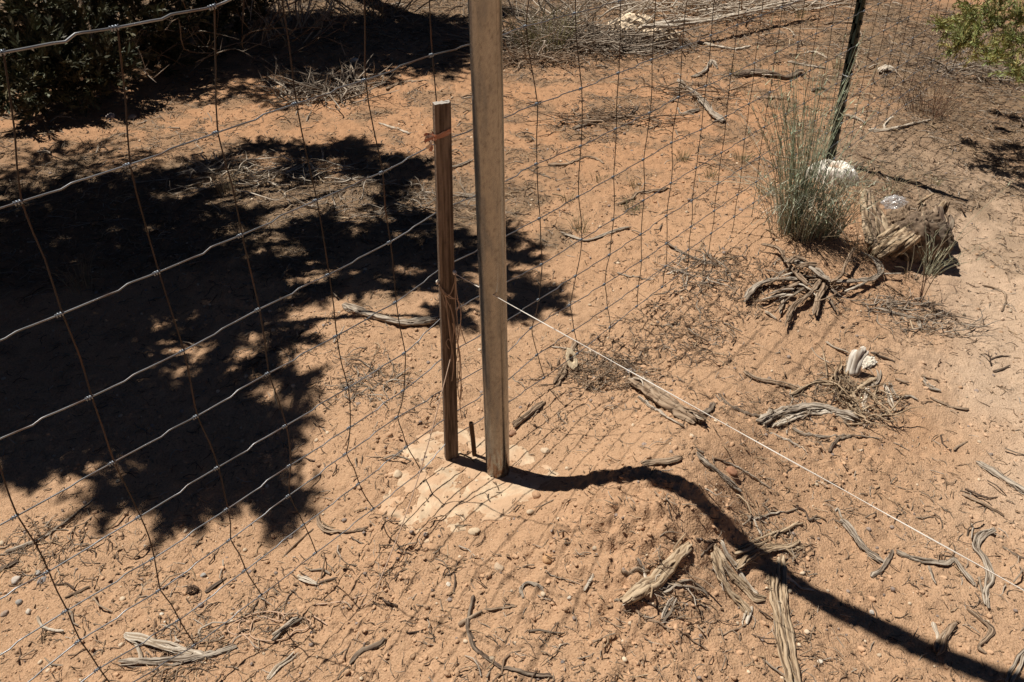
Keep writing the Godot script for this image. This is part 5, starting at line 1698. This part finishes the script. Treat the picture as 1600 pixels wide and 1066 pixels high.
	scatter("twig_litter", tw3.mesh(), M.litter, lists[2], tints[2])
	var fm := MB.new()
	fm.sheet([PackedVector3Array([Vector3(-0.5, 0, -0.4), Vector3(0.1, 0.22, -0.5), Vector3(0.6, 0.05, -0.2)]), PackedVector3Array([Vector3(-0.6, 0.1, 0.3), Vector3(0, 0.3, 0.5), Vector3(0.45, 0, 0.4)])], [PackedColorArray([Color.WHITE, Color.WHITE, Color.WHITE]), PackedColorArray([Color.WHITE, Color.WHITE, Color.WHITE])], false, Vector3.UP)
	scatter("bark_litter", fm.mesh(), M.litter, flakes, ftint)
	scatter("gravel", stone_mesh(Vector3.ONE * 1.7, 4, Color.WHITE, 0.3, 6, 8), M.litter, peb, ptint)
	scatter("clods", stone_mesh(Vector3.ONE * 1.7, 9, Color.WHITE, 0.7, 7, 9), M.litter, clod, ctint)


func _ready() -> void:
	rng.seed = 20240611
	# camera
	var p := deg_to_rad(PITCH)
	var r := deg_to_rad(ROLL)
	var right := Vector3.RIGHT
	var up := Vector3(0, cos(p), -sin(p))
	cam_f = Vector3(0, -sin(p), -cos(p))
	cam_x = right * cos(r) + up * sin(r)
	cam_y = up * cos(r) - right * sin(r)
	var cam := Camera3D.new()
	cam.name = "camera"
	cam.fov = rad_to_deg(2.0 * atan(533.0 / FOCAL))
	cam.near = 0.05
	cam.far = 400.0
	cam.transform = Transform3D(Basis(cam_x, cam_y, -cam_f), EYE)
	add_child(cam)
	# sky, sun, exposure
	var sky := ProceduralSkyMaterial.new()
	sky.sky_top_color = Color(0.17, 0.24, 0.36)
	sky.sky_horizon_color = Color(0.42, 0.47, 0.53)
	sky.sky_curve = 0.12
	sky.ground_bottom_color = Color(0.40, 0.29, 0.20)
	sky.ground_horizon_color = Color(0.42, 0.32, 0.24)
	sky.sun_angle_max = 2.0
	var env := Environment.new()
	env.background_mode = Environment.BG_SKY
	env.sky = Sky.new()
	env.sky.sky_material = sky
	env.background_energy_multiplier = 0.44
	env.tonemap_mode = Environment.TONE_MAPPER_LINEAR
	env.tonemap_exposure = 1.2
	env.sdfgi_enabled = true
	env.ssao_enabled = true
	env.ssil_enabled = true
	var we := WorldEnvironment.new()
	we.name = "world_environment"
	we.environment = env
	add_child(we)
	var alt := deg_to_rad(SUN_ALT)
	var az := deg_to_rad(SUN_AZ)
	sun_dir = Vector3(cos(az) * cos(alt), -sin(alt), sin(az) * cos(alt))
	var sun := DirectionalLight3D.new()
	sun.name = "sun"
	sun.light_color = Color(1.0, 0.965, 0.91)
	sun.light_energy = 1.5
	sun.light_angular_distance = 0.5
	sun.shadow_enabled = true
	sun.transform = Transform3D(Basis.looking_at(sun_dir, Vector3.UP), Vector3(0, 6, 0))
	add_child(sun)
	# noises
	for q in [[n_broad, 11, 0.9, 3], [n_mid, 23, 9.0, 3], [n_fine, 47, 38.0, 3], [n_grain, 59, 1.0, 3]]:
		var n: FastNoiseLite = q[0]
		n.seed = q[1]
		n.noise_type = FastNoiseLite.TYPE_SIMPLEX_SMOOTH
		n.frequency = q[2]
		n.fractal_octaves = q[3]
	n_clod.seed = 31
	n_clod.noise_type = FastNoiseLite.TYPE_CELLULAR
	n_clod.cellular_return_type = FastNoiseLite.RETURN_DISTANCE
	n_clod.cellular_distance_function = FastNoiseLite.DISTANCE_EUCLIDEAN
	n_clod.frequency = 26.0
	n_clod.fractal_type = FastNoiseLite.FRACTAL_NONE
	# materials
	var grain := bump_texture(0.012, 5, 5)
	var speck := NoiseTexture2D.new()
	speck.width = 1024
	speck.height = 1024
	speck.seamless = true
	var sn := FastNoiseLite.new()
	sn.seed = 8
	sn.frequency = 0.05
	sn.fractal_octaves = 4
	speck.noise = sn
	var ramp := Gradient.new()
	ramp.offsets = PackedFloat32Array([0.0, 0.35, 0.6, 1.0])
	ramp.colors = PackedColorArray([Color(0.72, 0.68, 0.65), Color(0.9, 0.89, 0.88), Color(0.96, 0.96, 0.96), Color(1, 1, 1)])
	speck.color_ramp = ramp
	M.earth = mat(0.95, 0.0, 0.25)
	M.earth.albedo_texture = speck
	M.earth.uv1_triplanar = true
	M.earth.uv1_world_triplanar = true
	M.earth.uv1_scale = Vector3.ONE * 2.6
	M.earth.heightmap_enabled = true
	M.earth.heightmap_texture = bump_texture(0.06, 4, 77)
	M.earth.heightmap_scale = 0.35
	M.wood = mat(0.85, 0.0, 0.3)
	M.wood.uv1_triplanar = true
	M.wood.uv1_world_triplanar = true
	M.wood.uv1_scale = Vector3.ONE * 9.0
	M.wood.heightmap_enabled = true
	M.wood.heightmap_texture = grain
	M.wood.heightmap_scale = 0.12
	M.bleached = mat(0.8, 0.0, 0.3)
	M.stone = mat(0.85, 0.0, 0.35)
	M.stone.uv1_triplanar = true
	M.stone.uv1_world_triplanar = true
	M.stone.uv1_scale = Vector3.ONE * 8.0
	M.stone.heightmap_enabled = true
	M.stone.heightmap_texture = grain
	M.stone.heightmap_scale = 0.1
	M.litter = mat(0.9, 0.0, 0.3)
	M.zinc = mat(0.42, 0.7, 0.5)
	M.rust = mat(0.7, 0.25, 0.4)
	M.pole = mat(0.24, 0.85, 0.5)
	M.paint = mat(0.5, 0.0, 0.4)
	M.paint_plain = StandardMaterial3D.new()
	M.paint_plain.albedo_color = Color(0.017, 0.024, 0.02).linear_to_srgb()
	M.paint_plain.roughness = 0.5
	M.cord = mat(0.85, 0.0, 0.3)
	M.tape = mat(0.45, 0.0, 0.5)
	M.tape.backlight_enabled = true
	M.tape.backlight = Color(0.35, 0.2, 0.12)
	M.cone = StandardMaterial3D.new()
	M.cone.albedo_color = Color(0.12, 0.075, 0.05).linear_to_srgb()
	M.cone.roughness = 0.85
	M.leaf = mat(0.55, 0.0, 0.4)
	M.leaf.backlight_enabled = true
	M.leaf.backlight = Color(0.10, 0.13, 0.04)
	M.leafy = mat(0.7, 0.0, 0.3)
	M.clear = StandardMaterial3D.new()
	M.clear.albedo_color = Color(0.95, 0.96, 0.98, 0.25)
	M.clear.transparency = BaseMaterial3D.TRANSPARENCY_ALPHA
	M.clear.roughness = 0.12
	for k in M:
		(M[k] as StandardMaterial3D).resource_name = k

	build_ground()
	build_fence()
	build_pole()
	build_stake()
	build_tpost()
	footing("concrete_footing", "pale broken concrete round the foot of the steel pole", Vector3(-0.12, coarse(-0.12, -1.53), -1.53), 0.25, 0.19, 0.0022, Color(0.56, 0.425, 0.295))
	footing("concrete_collar", "whitish crusted lump at the dark fence post's foot behind the shrub", spot(1300, 279), 0.12, 0.10, 0.075, Color(0.84, 0.80, 0.74), 0.04)
	build_trees()
	build_shrubs()
	build_dead_brush()
	build_log()
	build_sticks()
	build_stones()
	build_litter()
